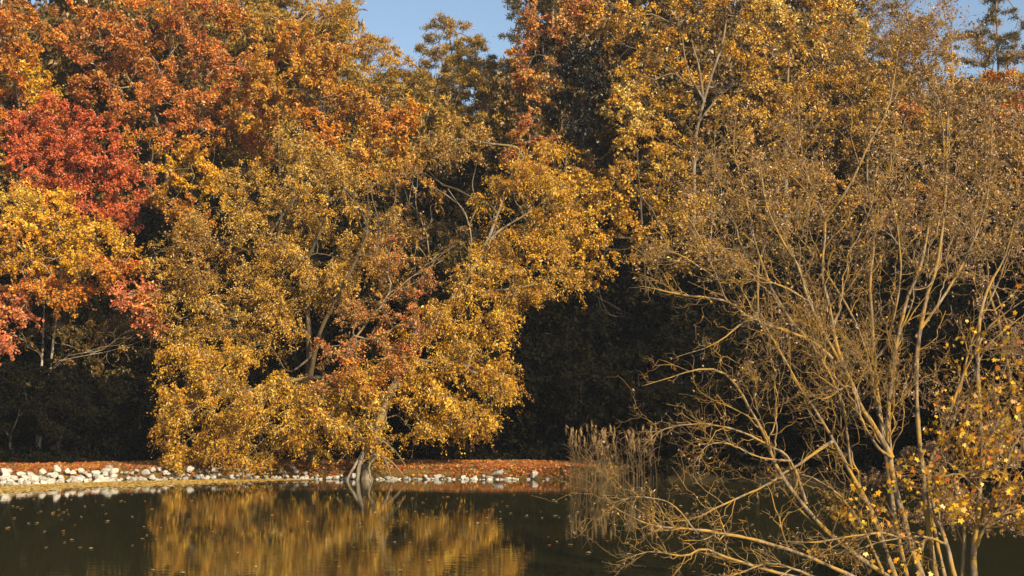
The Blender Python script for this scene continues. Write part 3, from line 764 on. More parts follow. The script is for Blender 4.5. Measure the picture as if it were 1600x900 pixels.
def add_far_wood():
    """duller trees that close the gaps between the crowns in front"""
    px, D = 800, 60
    protos = []
    for k, pl in enumerate(('pine', 'olive', 'dim')):
        c = [(px + rng.uniform(-45, 45), 300 + 62 * j + rng.uniform(-15, 15), 70 + 10 * j, 46, D + rng.uniform(-1, 1), 1.8) for j in range(5)]
        kw = {**PINE, 'tips_m2': 9, 'gap': -.9, 'density': (1.0, 1.2, 1.2)} if k == 0 else dict(tips_m2=4.5, twigs=5, per=6, leaf=(.20, .14), twl=.6, gap=-.9, bark='bark_dark')
        kind = ("background_pine", "dull pine filling a gap between the crowns on the slope"), ("background_tree", "dull olive tree filling a gap between the crowns on the slope"), ("background_tree", "dull brown leaved tree filling a gap between the crowns on the slope")
        o, n = make_tree(kind[k][0], kind[k][1], "tree", [(px, 640, D), (px, 400, D), (px, 300, D)], c, pal=pl, r0=.16, group="trees in the gaps on the slope", **kw)
        protos.append(o)
    # (px, top py, D): the height above the slope sets the scale; the prototype is 10.2 m tall
    spots = [(-40, 20, 66, 1), (60, 0, 70, 0), (150, -10, 72, 2), (250, -20, 70, 0), (330, 20, 73, 0), (420, 40, 71, 0), (500, 60, 74, 0), (600, 120, 70, 1), (560, 110, 78, 0),
             (660, 68, 82, 0), (765, 72, 82, 0), (715, 110, 80, 0), (640, 80, 78, 0), (790, 60, 80, 0), (640, 120, 72, 0), (610, 95, 76, 0), (680, 150, 76, 0), (735, 140, 76, 0), (770, 120, 74, 0), (640, 175, 69, 0), (720, 200, 67, 1), (-10, -110, 74, 2), (60, -110, 75, 1), (130, -120, 74, 2), (200, -120, 76, 1), (270, -120, 75, 2), (340, -110, 74, 0), (400, -70, 76, 0), (450, -60, 74, 0), (880, -110, 74, 0), (940, -120, 72, 2), (1010, -120, 74, 2), (1070, -120, 73, 1), (1130, -120, 74, 2), (1190, -120, 75, 1), (1240, -90, 76, 2), (1290, -90, 74, 2), (850, 60, 62, 2), (800, 130, 64, 0), (960, -40, 64, 2), (1020, -50, 67, 1), (1090, -50, 66, 2), (1160, -50, 69, 1), (1230, -40, 66, 2), (1290, -30, 70, 2), (1120, -20, 60, 2), (180, -60, 70, 1), (120, -50, 66, 1), (240, -60, 66, 2), (300, -50, 70, 1), (20, -60, 68, 2), (-20, -40, 64, 1), (380, -20, 68, 0), (460, -10, 70, 0), (540, 60, 70, 0), (590, 90, 66, 0), (1340, 40, 66, 2), (1400, 60, 68, 2), (1460, 110, 64, 2), (1540, 130, 64, 2), (1600, 130, 62, 1), (1375, 35, 80, 0), (1440, 45, 80, 0), (1500, 85, 74, 0), (1560, 80, 70, 0), (1600, 75, 70, 0), (1520, 110, 68, 2), (640, 230, 58, 2), (1000, 60, 62, 2), (1090, 40, 61, 1), (1170, 60, 62, 2), (1290, 60, 63, 2), (1220, 20, 72, 1), (1410, 130, 65, 2), (880, 120, 60, 1), (30, 60, 63, 2), (200, 60, 65, 2), (300, 80, 66, 1), (380, 120, 64, 0), (790, 150, 68, 0), (770, 210, 62, 2), (850, 40, 70, 0), (920, 0, 66, 1), (980, 20, 68, 0), (1050, -20, 65, 2), (1120, -20, 66, 1),
             (1180, -10, 68, 2), (1260, -20, 66, 1), (1330, 80, 69, 2), (1390, 90, 72, 0), (1460, 90, 70, 1), (1530, 110, 68, 0), (1600, 100, 66, 1), (1680, 80, 66, 0),
             (100, 200, 60.5, 1), (330, 260, 61.5, 2), (700, 250, 58, 1), (660, 300, 54, 2), (860, 260, 56, 1), (760, 300, 53, 1), (1120, 260, 58, 1), (1250, 230, 59, 2), (1350, 230, 61, 1), (1530, 240, 60, 2), (-60, 200, 60, 1)]
    for i, (tx, ty, y, k) in enumerate(spots):
        src = protos[k]
        if i in (0, 1, 2): o = src if (k, i) in ((1, 0), (0, 1), (2, 2)) else None
        else:
            o = src.copy(); COL.objects.link(o)
            for ch in src.children:
                c = ch.copy(); COL.objects.link(c); c.parent = o
        x, z1 = (tx - 800) / FPX * y, at(tx, ty, y)[2]
        z0 = float(ground_z(x, y)) - .2
        s = max(.45, (z1 - z0) / 9.6)
        o.location = (x, y, z0)
        o.rotation_euler = (0, 0, rng.uniform(0, 6.28)); o.scale = (s * rng.uniform(.9, 1.05), s * .8, s)


add_far_wood()

# unseen trees added on the right bank to throw shade on the far bank
for x_, y_, h_ in ((17.5, 31.5, 13), (21.5, 35.5, 14), (20, 27, 13), (25, 31, 13)):
    D = y_; px = 800 + x_ / D * FPX
    k = FPX / D
    def py_(z): return 609 - (z - CAMZ) * k
    tree("shade_tree", "large unseen amber tree added on the right bank to cast shade", "tree", [(px, py_(.5), D), (px, py_(h_ * .6), D)],
         [(px + rng.uniform(-1, 1) * k, py_(h_ * f), 2.6 * k * q, 1.7 * k, D + rng.uniform(-.8, .8), 2.4) for f, q in ((.35, 1), (.5, 1.1), (.62, 1.1), (.75, 1), (.88, .7))],
         pal='amber', r0=.22, tips_m2=3.4, twigs=5, per=6, leaf=(.2, .15), twl=.6, group="unseen trees added on the right bank for shade")


# ------------------------------------------------------------------ the leafless shrub on the spit, and the yellow maple beside it
def spawn(Pc, Rc, k, lo, hi, ang, n=4, up=.25, tmin=.15, wob=.05, rr=.6, rmax=.02, tap=.35, rmin=.0022):
    """k side shoots on every chain; returns chains, radii"""
    C, m_, _ = Pc.shape
    K = C * k
    par = np.repeat(np.arange(C), k)
    t = rng.uniform(tmin, .98, K) * (m_ - 1)
    i0 = np.minimum(t.astype(int), m_ - 2); f = (t - i0)[:, None]
    p0 = Pc[par, i0] * (1 - f) + Pc[par, i0 + 1] * f
    tan = norm(Pc[par, i0 + 1] - Pc[par, i0])
    r = Rc[par, i0] * (1 - f[:, 0]) + Rc[par, i0 + 1] * f[:, 0]
    s = norm(np.cross(tan, rand_dirs(K)))
    a = np.radians(rng.uniform(*ang, K))[:, None]
    d = norm(tan * np.cos(a) + s * np.sin(a) + np.array([0, 0, up * .5]))
    L = rng.uniform(lo, hi, K) * (1.1 - .55 * t / (m_ - 1))
    tt = np.linspace(0, 1, n)
    ch = p0[:, None] + d[:, None] * (L[:, None, None] * tt[None, :, None])
    ch[:, :, 2] += up * .45 * L[:, None] * tt ** 2
    w_ = np.cumsum(rng.normal(size=(K, n, 3)), axis=1) * (wob * L)[:, None, None]
    w_ -= w_[:, :1]
    ch = ch + w_
    R0 = np.clip(r * rr, rmin, rmax)
    R = R0[:, None] * (1 - tt * (1 - tap))
    return ch, R, par


HD = 16.8
STEMS = [  # (points (px, py, D offset), radius at the foot in px, at the end in px)
    ([(1470, 960, 0), (1440, 900, 0), (1418, 830, 0), (1404, 780, 0), (1393, 715, 0), (1390, 650, .1), (1396, 600, .1), (1400, 560, .1), (1411, 505, .1), (1421, 465, .1), (1441, 415, .2), (1455, 340, .3), (1468, 260, .4)], 12, 3.5),
    ([(1393, 715, 0), (1365, 665, -.1), (1345, 635, -.2), (1333, 600, -.2), (1322, 580, -.3), (1303, 545, -.3), (1277, 497, -.4), (1260, 457, -.4), (1250, 423, -.5), (1222, 375, -.6), (1200, 320, -.7), (1188, 250, -.8)], 8.5, 2.5),
    ([(1322, 580, -.3), (1307, 540, -.3), (1297, 487, -.2), (1285, 433, -.1), (1287, 347, 0), (1267, 300, 0), (1250, 230, .1), (1246, 150, .1)], 6.5, 2),
    ([(1372, 650, .3), (1360, 577, .3), (1333, 500, .3), (1293, 433, .3), (1262, 390, .3), (1225, 350, .3), (1180, 270, .3)], 4.5, 1.6),
    ([(1430, 960, .4), (1400, 820, .4), (1385, 720, .4), (1372, 640, .4), (1364, 560, .4), (1362, 500, .4), (1357, 440, .4), (1363, 400, .4), (1362, 343, .4), (1352, 270, .4), (1358, 190, .5), (1350, 110, .6)], 8, 2.4),
    ([(1372, 600, .4), (1367, 560, .3), (1385, 540, .3), (1400, 480, .2), (1408, 420, .2), (1402, 350, .2), (1390, 280, .2), (1402, 200, .2)], 5, 2),
    ([(1480, 960, .3), (1462, 900, .3), (1448, 800, .3), (1436, 700, .3), (1430, 600, .3), (1434, 527, .3), (1447, 460, .3), (1463, 413, .3), (1474, 330, .3), (1476, 250, .3), (1478, 167, .3), (1485, 133, .3), (1483, 67, .3), (1486, 5, .3)], 10.5, 1.6),
    ([(1476, 250, .3), (1467, 167, .2), (1450, 133, .1), (1433, 87, 0), (1417, 33, 0), (1410, -20, 0)], 4, 1.6),
    ([(1441, 415, .2), (1390, 330, -.3), (1365, 300, -.4), (1323, 300, -.5)], .1, .1),
    ([(1287, 347, 0), (1323, 300, -.2), (1360, 227, -.3), (1387, 177, -.3), (1400, 127, -.3), (1405, 60, -.3)], 4.5, 1.6),
    ([(1300, 560, -.3), (1262, 530, -.5), (1197, 507, -.7), (1167, 493, -.8), (1137, 472, -.9), (1077, 463, -1.0), (1030, 452, -1.1), (1000, 448, -1.1)], 6.5, 1.8),
    ([(1137, 472, -.9), (1120, 437, -.9), (1100, 390, -1), (1083, 355, -1), (1060, 320, -1)], 3.5, 1.4),
    ([(1120, 437, -.9), (1090, 415, -1.1), (1060, 395, -1.2), (1020, 385, -1.3)], 2.8, 1.2),
    ([(1262, 470, -.4), (1230, 450, -.6), (1200, 440, -.7), (1160, 425, -.8), (1130, 408, -.9), (1100, 400, -.9)], 3.4, 1.3),
    ([(1262, 530, -.5), (1235, 500, -.3), (1208, 450, -.2), (1197, 420, -.2), (1183, 380, -.2), (1167, 300, -.1), (1150, 230, 0), (1155, 170, 0)], 5.5, 2),
    ([(1330, 740, -.2), (1326, 700, -.3), (1317, 650, -.4), (1300, 600, -.5), (1262, 530, -.5)], 4.5, 3),
    ([(1400, 905, -.1), (1370, 820, -.2), (1345, 770, -.3), (1325, 735, -.3), (1300, 690, -.4), (1270, 640, -.5), (1245, 600, -.6), (1215, 545, -.7), (1180, 500, -.8), (1120, 540, -1), (1060, 560, -1.1)], 9, 1.5),
    ([(1480, 965, -.3), (1380, 893, -.4), (1310, 840, -.5), (1260, 787, -.6), (1217, 723, -.7), (1198, 672, -.8), (1177, 633, -.9), (1160, 602, -1), (1133, 573, -1.1), (1093, 570, -1.2), (1053, 583, -1.3), (1010, 596, -1.4)], 9, 1.5),
    ([(1260, 787, -.6), (1235, 720, -.7), (1200, 697, -.8), (1150, 672, -.9), (1100, 664, -1), (1040, 673, -1.2), (1010, 698, -1.3)], 5, 1.4),
    ([(1235, 720, -.7), (1190, 715, -.9), (1130, 690, -1), (1095, 700, -1), (1085, 745, -1.1)], 3.4, 1.2),
    ([(1300, 690, -.4), (1240, 730, -.6), (1197, 758, -.8), (1120, 790, -1), (1083, 805, -1.1), (1040, 807, -1.2)], 5, 1.4),
    ([(1400, 930, -.8), (1300, 890, -1), (1183, 850, -1.2), (1090, 834, -1.4), (1020, 829, -1.5), (977, 815, -1.6), (934, 787, -1.7)], 7, 1.3),
    ([(1420, 950, -.9), (1300, 915, -1.1), (1197, 890, -1.3), (1133, 870, -1.4), (1100, 857, -1.5), (1067, 869, -1.6), (1013, 863, -1.7), (962, 880, -1.8)], 6.5, 1.3),
    ([(1090, 834, -1.4), (1050, 790, -1.5), (1000, 780, -1.6), (950, 790, -1.7)], 2.6, 1),
    ([(1300, 915, -1.1), (1210, 880, -1.3), (1150, 890, -1.4), (1090, 905, -1.5)], 4, 1.4),
    ([(1380, 893, -.4), (1330, 800, -.1), (1290, 760, 0), (1240, 740, .1), (1180, 760, .1)], 4.5, 1.4),
    ([(1393, 715, 0), (1372, 700, -.3), (1345, 655, -.5), (1338, 620, -.6), (1325, 600, -.6), (1290, 620, -.8), (1250, 610, -.9)], 5, 1.8),
    ([(1440, 850, 0), (1380, 835, -.7), (1330, 840, -.9), (1270, 850, -1), (1225, 850, -1.1)], 3.6, 1.6),
    ([(1480, 920, .2), (1450, 760, .6), (1480, 690, .7), (1500, 600, .8), (1520, 520, .8), (1560, 430, .8), (1590, 330, .8)], 6, 2),
    ([(1430, 527, .3), (1470, 470, .4), (1500, 420, .5), (1530, 350, .5), (1545, 280, .5), (1550, 190, .5)], 5, 2),
]


def build_stems(stems, D0, n=30, base=None, smooth=5):
    P_, R_ = [], []
    for pts, a, b in stems:
        if a < .5: continue
        w3 = np.array([np.r_[at(q[0], q[1], D0 + q[2]), 0] for q in pts])
        w3[:, 3] = (a + (b - a) * np.linspace(0, 1, len(pts)) ** .8) * D0 / FPX * .51
        q = resample(smooth_path(w3, smooth), n)
        q[1:, :3] += np.cumsum(rng.normal(size=(n - 1, 3)), 0) * .0035
        P_.append(q[:, :3]); R_.append(q[:, 3] * (1 + .09 * rng.normal(size=n)) * np.interp(np.arange(n), [0, n * .8, n - 1], [1, 1, .35]))
    return np.stack(P_), np.stack(R_)


def leafless_shrub():
    P0, R0 = build_stems(STEMS, HD)
    foot = at(1480, 955, HD); g = float(ground_z(foot[0], foot[1]))
    base = np.array([foot[0], foot[1], g])
    # stems that start outside the picture run together into the stool
    ext = []
    for i in range(len(P0)):
        if P0[i, 0, 2] < .55 or P0[i, 0, 2] < at(0, 900, HD)[2]:
            f = P0[i, 0]; b_ = np.array([base[0] + (f[0] - base[0]) * .75, f[1] * .7 + base[1] * .3, g - .15])
            q = np.linspace(b_, f, 6)
            ext.append((q, R0[i, 0] * 1.15, R0[i, 0]))
    parts = [tubes(P0, R0, 10)]
    if ext:
        Pe = np.stack([e[0] for e in ext]); t = np.linspace(0, 1, 6)
        parts.append(tubes(Pe, np.array([[e[1]] for e in ext]) * (1 - t) + np.array([[e[2]] for e in ext]) * t, 10))
    V0, F0 = cat_geo(parts)
    # only the visible upper run of each stem carries side branches; start further up on stems that begin low
    Px, Rx, _ = spawn(P0, R0, 3, 1.1, 2.3, (10, 30), n=30, up=.35, tmin=.12, wob=.010, rr=.55, rmax=.016, rmin=.006, tap=.25)
    ex = 800 + Px[:, -1, 0] / Px[:, -1, 1] * FPX; ey = 609 - (Px[:, -1, 2] - CAMZ) / Px[:, -1, 1] * FPX
    kp = (ex > np.interp(ey, [0, 300, 450, 620], [1130, 1080, 1040, 1150])) & (ey < 600)
    Px, Rx = Px[kp], Rx[kp]
    V0, F0 = cat_geo([(V0, F0), tubes(Px, Rx, 7)])
    P0 = np.concatenate([P0, Px]); R0 = np.concatenate([R0, Rx])
    P1, R1, _ = spawn(P0, R0, 6, .35, 1.05, (25, 60), n=7, up=.35, tmin=.28, wob=.045, rr=.5, rmax=.010)
    P2, R2, _ = spawn(P1, R1, 4, .18, .55, (25, 70), n=7, up=.08, tmin=.2, wob=.085, rr=.62, rmax=.005, rmin=.0026)
    P2b, R2b, _ = spawn(P0, R0, 8, .12, .5, (30, 75), n=7, up=.1, tmin=.3, wob=.09, rr=.4, rmax=.005, rmin=.0026)
    P2c, R2c, _ = spawn(P0, R0, 8, .15, .6, (20, 60), n=7, up=.08, tmin=.68, wob=.09, rr=.6, rmax=.005, rmin=.0026)
    P2 = np.concatenate([P2, P2b, P2c]); R2 = np.concatenate([R2, R2b, R2c])
    P3, R3, _ = spawn(P2, R2, 4, .05, .19, (30, 85), n=5, up=.06, tmin=.2, wob=.13, rr=.7, rmax=.003, rmin=.0020)
    root = bpy.data.objects.new("leafless_shrub", None); COL.objects.link(root); root.location = base
    tag(root, "big leafless many stemmed shrub with lichen yellow stems, right foreground by the water", "shrub")
    link("stem", mesh_quads("stem", V0 - base, F0, M['bark_lichen'], smooth=True), root)
    Vb, Fb = cat_geo([tubes(P1, R1, 6), tubes(P2, R2, 4)])
    link("branches", mesh_quads("branches", Vb - base, Fb, M['twig'], smooth=True), root)
    Vb, Fb = tubes(P3, R3, 3)
    link("twigs", mesh_quads("twigs", Vb - base, Fb, M['twig_brown'], smooth=True), root)
    # shrivelled leaves and catkins, mostly in the upper part
    e = np.concatenate([P3[:, -1], P3[:, 2], P2[:, -1]])
    pz = 609 - (e[:, 2] - CAMZ) / e[:, 1] * FPX
    px = 800 + e[:, 0] / e[:, 1] * FPX
    pr = np.interp(pz, [60, 250, 430, 560, 900], [.7, .7, .28, .10, .12]) * np.interp(px, [930, 1300, 1600], [.75, .9, 1.2])
    k = rng.random(len(e)) < pr
    C = e[k] + rng.normal(size=(k.sum(), 3)) * .012
    n = len(C)
    ax = norm(rand_dirs(n) + np.array([0, 0, -.6]))
    Vl, Fl = leaf_quads(C, ax, rng.uniform(.025, .055, n), rng.uniform(.012, .028, n), .5)
    pals = np.where(rng.random(n) < .93, 'mauve', 'yellow').astype(object)
    ti = tint_leaves(pals, np.arange(n) // 3)
    link("dry_leaves", mesh_quads("dry_leaves", Vl - base, Fl, M['dry_leaf'], np.repeat(ti, 4, 0)), root)
    print("shrub", len(P1), len(P2), len(P3), n)


leafless_shrub()

MSTEMS = [
    ([(1530, 960, .2), (1523, 900, .2), (1520, 860, .2), (1528, 817, .2), (1531, 767, .2), (1536, 700, .3), (1530, 600, .3), (1530, 547, .3), (1534, 500, .3), (1547, 447, .4), (1570, 403, .4), (1590, 330, .4)], 13, 3),
    ([(1520, 860, .2), (1545, 820, .1), (1572, 806, 0), (1600, 796, -.1), (1650, 760, -.2)], 8, 4),
    ([(1515, 960, 0), (1490, 900, 0), (1478, 850, .1), (1458, 790, .2), (1450, 740, .3), (1470, 680, .3), (1500, 600, .3), (1527, 545, .2), (1545, 513, .2), (1577, 487, .1), (1610, 465, 0)], 9, 3),
    ([(1500, 960, .3), (1504, 880, .3), (1506, 820, .3), (1495, 780, .4), (1494, 720, .4), (1510, 650, .4), (1535, 560, .4), (1570, 520, .3), (1610, 490, .3)], 7, 2.5),
    ([(1536, 700, .3), (1570, 640, .2), (1600, 600, .1), (1640, 560, 0)], 6, 2),
    ([(1531, 767, .2), (1500, 740, -.2), (1470, 745, -.4), (1445, 735, -.5)], 4, 1.5),
    ([(1528, 817, .2), (1560, 760, 0), (1580, 700, -.1), (1610, 650, -.2)], 5, 2),
    ([(1478, 850, .1), (1440, 838, -.4), (1400, 840, -.6), (1340, 858, -.8)], 4.5, 1.5),
]


def yellow_maple():
    P0, R0 = build_stems(MSTEMS, HD)
    foot = at(1515, 955, HD); g = float(ground_z(foot[0], foot[1]))
    base = np.array([foot[0], foot[1], g])
    parts = [tubes(P0, R0, 10)]
    for i in (0, 2, 3):
        f = P0[i, 0]; q = np.linspace(np.array([f[0], f[1], g - .15]), f, 5)
        parts.append(tubes(q[None], np.full((1, 5), R0[i, 0]) * np.linspace(1.2, 1, 5), 10))
    V0, F0 = cat_geo(parts)
    P1, R1, _ = spawn(P0, R0, 12, .4, 1.1, (30, 65), n=7, up=.15, tmin=.2, wob=.05, rr=.5, rmax=.013)
    P2, R2, _ = spawn(P1, R1, 6, .15, .5, (25, 65), n=5, up=.1, tmin=.2, wob=.06, rr=.6, rmax=.006, rmin=.003)
    P3, R3, _ = spawn(P2, R2, 4, .05, .2, (30, 80), n=4, up=.1, tmin=.2, wob=.09, rr=.7, rmax=.004, rmin=.0026)
    root = bpy.data.objects.new("maple_tree", None); COL.objects.link(root); root.location = base
    tag(root, "young maple with sparse yellow leaves and thick grey stem, bottom right corner", "tree")
    link("trunk", mesh_quads("trunk", V0 - base, F0, M['bark_lichen'], smooth=True), root)
    Vb, Fb = cat_geo([tubes(P1, R1, 6), tubes(P2, R2, 4), tubes(P3, R3, 3)])
    link("branches", mesh_quads("branches", Vb - base, Fb, M['twig_brown'], smooth=True), root)
    # leaves in loose bunches: five-pointed, each a fan of kites
    e = np.concatenate([P2[:, -1], P3[:, -1]])
    pz = 609 - (e[:, 2] - CAMZ) / e[:, 1] * FPX
    pr = 1.9 * np.interp(pz, [350, 500, 560, 700, 850, 920], [.03, .10, .25, .40, .30, .2])
    fld = np.sin(e[:, 0] * 5.1 + 1) * np.sin(e[:, 2] * 4.7 + 2) * np.sin(e[:, 1] * 6)
    k = rng.random(len(e)) < pr * np.where(fld > .05, 1.7, .35)
    C = e[k] + rng.normal(size=(k.sum(), 3)) * .03 - np.array([0, 0, .03])
    n = len(C)
    A = norm(rand_dirs(n) * .7 + np.array([0, 0, -.8])); Bv = norm(np.cross(A, rand_dirs(n)))
    Ls = rng.uniform(.028, .062, n)
    Vs, Fs, ci = [], [], []
    for a_, s_ in ((0, 1), (50, .85), (-50, .85), (105, .55), (-105, .55)):
        d = A * math.cos(math.radians(a_)) + Bv * math.sin(math.radians(a_))
        sd_ = np.cross(d, np.cross(A, Bv))
        L = (Ls * s_)[:, None]
        v = np.stack([C, C + d * L * .5 + sd_ * L * .26, C + d * L, C + d * L * .5 - sd_ * L * .26], 1).reshape(-1, 3)
        Vs.append(v); ci.append(np.arange(n))
    Vl = np.concatenate(Vs); Fl = np.arange(len(Vl)).reshape(-1, 4)
    pals = np.where(rng.random(n) < .8, 'yellow', 'orange').astype(object)
    ti = tint_leaves(pals, np.arange(n) // 4); ti = np.tile(ti, (5, 1))
    link("crown", mesh_quads("crown", Vl - base, Fl, M['leaf'], np.repeat(ti, 4, 0)), root)
    print("maple", len(P3), n)


yellow_maple()
tree("beech_bush", "dried pinkish brown leaved bush low between the stems, bottom right", "bush",
     [(1440, 920, 18.3), (1440, 860, 18.3)],
     [(1380, 760, 40, 26, 18.2, .35), (1440, 790, 60, 30, 18.2, .4), (1500, 800, 50, 40, 18.4, .4), (1300, 790, 30, 22, 18.2, .3, 'brown', .6), (1440, 720, 50, 26, 18.3, .35, None, .7),
      (1560, 700, 50, 50, 18.4, .4, None, .6), (1520, 660, 50, 50, 18.5, .4, None, .5), (1590, 790, 30, 50, 18.2, .4, None, .6), (1330, 860, 50, 20, 18, .3, 'brown', .4)],
     pal='mauve', r0=.03, tips_m2=80, twigs=4, per=4, leaf=(.05, .032), twl=.16, r_tip=.0025, bark='twig_brown', show_twigs=True, material='dry_leaf')
tree("leafless_shrub", "finer brown twigged shrub with dry leaves standing behind the big leafless one, right edge", "shrub",
     [(1640, 960, 20), (1600, 700, 20), (1560, 500, 20)],
     [(1540, 420, 80, 70, 19.8, .8), (1600, 560, 60, 80, 19.6, .7), (1480, 330, 80, 70, 20, .8), (1580, 280, 70, 80, 20, .9), (1400, 260, 80, 60, 20.3, .8, None, .8), (1520, 200, 80, 40, 20.4, .8, None, .7), (1560, 640, 60, 60, 19.6, .7), (1450, 600, 50, 60, 19.8, .5, None, .4)],
     pal='mauve', r0=.06, tips_m2=15, twigs=5, per=3, leaf=(.05, .03), twl=.34, droop=-.3, r_tip=.003, bark='twig_brown', show_twigs=True, material='dry_leaf', shell=1.0)

# ------------------------------------------------------------------ reeds
m, nt, N, Lk = new_mat("reed_straw")
out = N("ShaderNodeOutputMaterial"); p = N("ShaderNodeBsdfPrincipled"); p.inputs["Base Color"].default_value = (.15, .088, .032, 1); p.inputs["Roughness"].default_value = .7
Lk(p.outputs[0], out.inputs[0]); M['reed'] = m
m, nt, N, Lk = new_mat("reed_plume")
out = N("ShaderNodeOutputMaterial"); p = N("ShaderNodeBsdfPrincipled"); p.inputs["Base Color"].default_value = (.40, .25, .10, 1); p.inputs["Roughness"].default_value = .9
Lk(p.outputs[0], out.inputs[0]); M['plume'] = m


def reed_clump(px0, px1, D, n, hpx, label):
    c = at((px0 + px1) / 2, 746, D); base = np.array([c[0], D, 0.0])
    root = bpy.data.objects.new("reed_clump", None); COL.objects.link(root); root.location = base
    tag(root, label, "reeds", "reeds at the right end of the grassy bank")
    px = rng.uniform(px0, px1, n); Ds = D + rng.uniform(-.5, .5, n)
    b = np.array([[(a - 800) / FPX * d, d, -.1] for a, d in zip(px, Ds)])
    h = rng.uniform(.6, 1.05, n) * hpx * D / FPX
    lean = rng.normal(size=(n, 2)) * .15
    t = np.linspace(0, 1, 6)
    P_ = b[:, None] + np.stack([lean[:, :1] * h[:, None] * t ** 1.6, lean[:, 1:] * h[:, None] * t ** 1.6, (h[:, None] + .1) * t], -1)
    V1, F1 = tubes(P_, np.outer(np.ones(n), np.linspace(.007, .003, 6)), 4)
    link("stalks", mesh_quads("stalks", V1 - base, F1, M['reed'], smooth=True), root)
    # plumes: narrow tufts at the tips, each a part of its own
    for j in np.where(rng.random(n) < .75)[0]:
        q = 12
        C = P_[j, -1] + rng.normal(size=(q, 3)) * np.array([.012, .012, .06]); C[:, 2] -= .04
        ax = norm(norm(P_[j, -1] - P_[j, -2]) + rng.normal(size=(q, 3)) * .22)
        V2, F2 = leaf_quads(C, ax, rng.uniform(.12, .22, q), rng.uniform(.010, .020, q), 0)
        link("plume", mesh_quads("plume", V2 - base, F2, M['plume']), root)
    # long arching leaves
    K = n * 3; par = np.repeat(np.arange(n), 3); f = rng.uniform(.15, .75, K)
    s = P_[par, 0] + (P_[par, -1] - P_[par, 0]) * f[:, None]
    d = rand_dirs(K) * np.array([1, 1, .2]) + np.array([0, 0, .9]); d = norm(d)
    L = rng.uniform(.3, .6, K)
    t = np.linspace(0, 1, 4)
    ch = s[:, None] + d[:, None] * (L[:, None, None] * t[None, :, None]); ch[:, :, 2] -= .35 * L[:, None] * t ** 2.2
    V3, F3 = tubes(ch, np.outer(np.ones(K), [.007, .009, .006, .001]), 3)
    link("leaves", mesh_quads("leaves", V3 - base, F3, M['reed'], smooth=True), root)


reed_clump(885, 930, 39.3, 22, 88, "sunlit end clump of plumed reeds beside the last white rocks")
reed_clump(925, 975, 39.4, 24, 84, "middle clump of plumed reeds on the far shore")
reed_clump(970, 1030, 39.5, 26, 82, "clump of reeds half hidden by the twigs of the leafless shrub")

# ------------------------------------------------------------------ rocks, fallen leaves, grass
def rock_material(name, c1, c2):
    m, nt, N, Lk = new_mat(name)
    out = N("ShaderNodeOutputMaterial"); p = N("ShaderNodeBsdfPrincipled"); p.inputs["Roughness"].default_value = .85
    tc = N("ShaderNodeTexCoord"); oi = N("ShaderNodeObjectInfo")
    n1 = N("ShaderNodeTexNoise"); n1.inputs["Scale"].default_value = 7; n1.inputs["Detail"].default_value = 7
    r1 = N("ShaderNodeValToRGB"); r1.color_ramp.elements[0].position = .35; r1.color_ramp.elements[1].position = .6
    r1.color_ramp.elements[0].color = (*c1, 1); r1.color_ramp.elements[1].color = (*c2, 1)
    hs = N("ShaderNodeHueSaturation"); mr = N("ShaderNodeMapRange"); mr.inputs[3].default_value = .5; mr.inputs[4].default_value = 1.0
    Lk(tc.outputs["Object"], n1.inputs[0]); Lk(n1.outputs[0], r1.inputs[0]); Lk(oi.outputs["Random"], mr.inputs[0]); Lk(mr.outputs[0], hs.inputs["Value"])
    bp = N("ShaderNodeBump"); bp.inputs["Strength"].default_value = .5; bp.inputs["Distance"].default_value = .02
    Lk(n1.outputs[0], bp.inputs["Height"]); Lk(bp.outputs[0], p.inputs["Normal"])
    Lk(r1.outputs[0], hs.inputs["Color"]); Lk(hs.outputs[0], p.inputs["Base Color"]); Lk(p.outputs[0], out.inputs[0])
    return m


import bmesh
ROCKS = []
rm = [rock_material("white_limestone", (.40, .35, .27), (.76, .71, .62)), rock_material("grey_limestone", (.36, .33, .29), (.62, .58, .52))]
for k in range(14):
    bm = bmesh.new()
    d = rand_dirs(16) * rng.uniform(.8, 1.1, (16, 1)) * np.array([1.0, .85, rng.uniform(.6, .85)])
    for q in d: bm.verts.new(q)
    bmesh.ops.convex_hull(bm, input=bm.verts)
    bmesh.ops.delete(bm, geom=[v for v in bm.verts if not v.link_faces], context='VERTS')
    bmesh.ops.bevel(bm, geom=bm.edges[:], offset=.09, segments=2, affect='EDGES', profile=.6, clamp_overlap=True)
    me = bpy.data.meshes.new("rock"); bm.to_mesh(me); bm.free(); me.materials.append(rm[0])
    me.polygons.foreach_set("use_smooth", np.ones(len(me.polygons), bool))
    m2 = me.copy(); m2.materials.clear(); m2.materials.append(rm[1])
    ROCKS.append((me, m2))


def put_rock(x, s, size, zoff=0, grey=0, label=None, group=None, stretch=1.0):
    y = float(shore_y(x)) + s
    o = link("rock", ROCKS[rng.integers(14)][grey])
    o.location = (x, y, max(float(ground_z(x, y)), -.02) + size * .35 + zoff)
    o.rotation_euler = tuple(rng.uniform(-.5, .5, 2)) + (rng.uniform(0, 6.28),)
    o.scale = (size * rng.uniform(.85, 1.25) * stretch, size * rng.uniform(.8, 1.15), size * rng.uniform(.75, 1.05))
    tag(o, label, "rock", group)


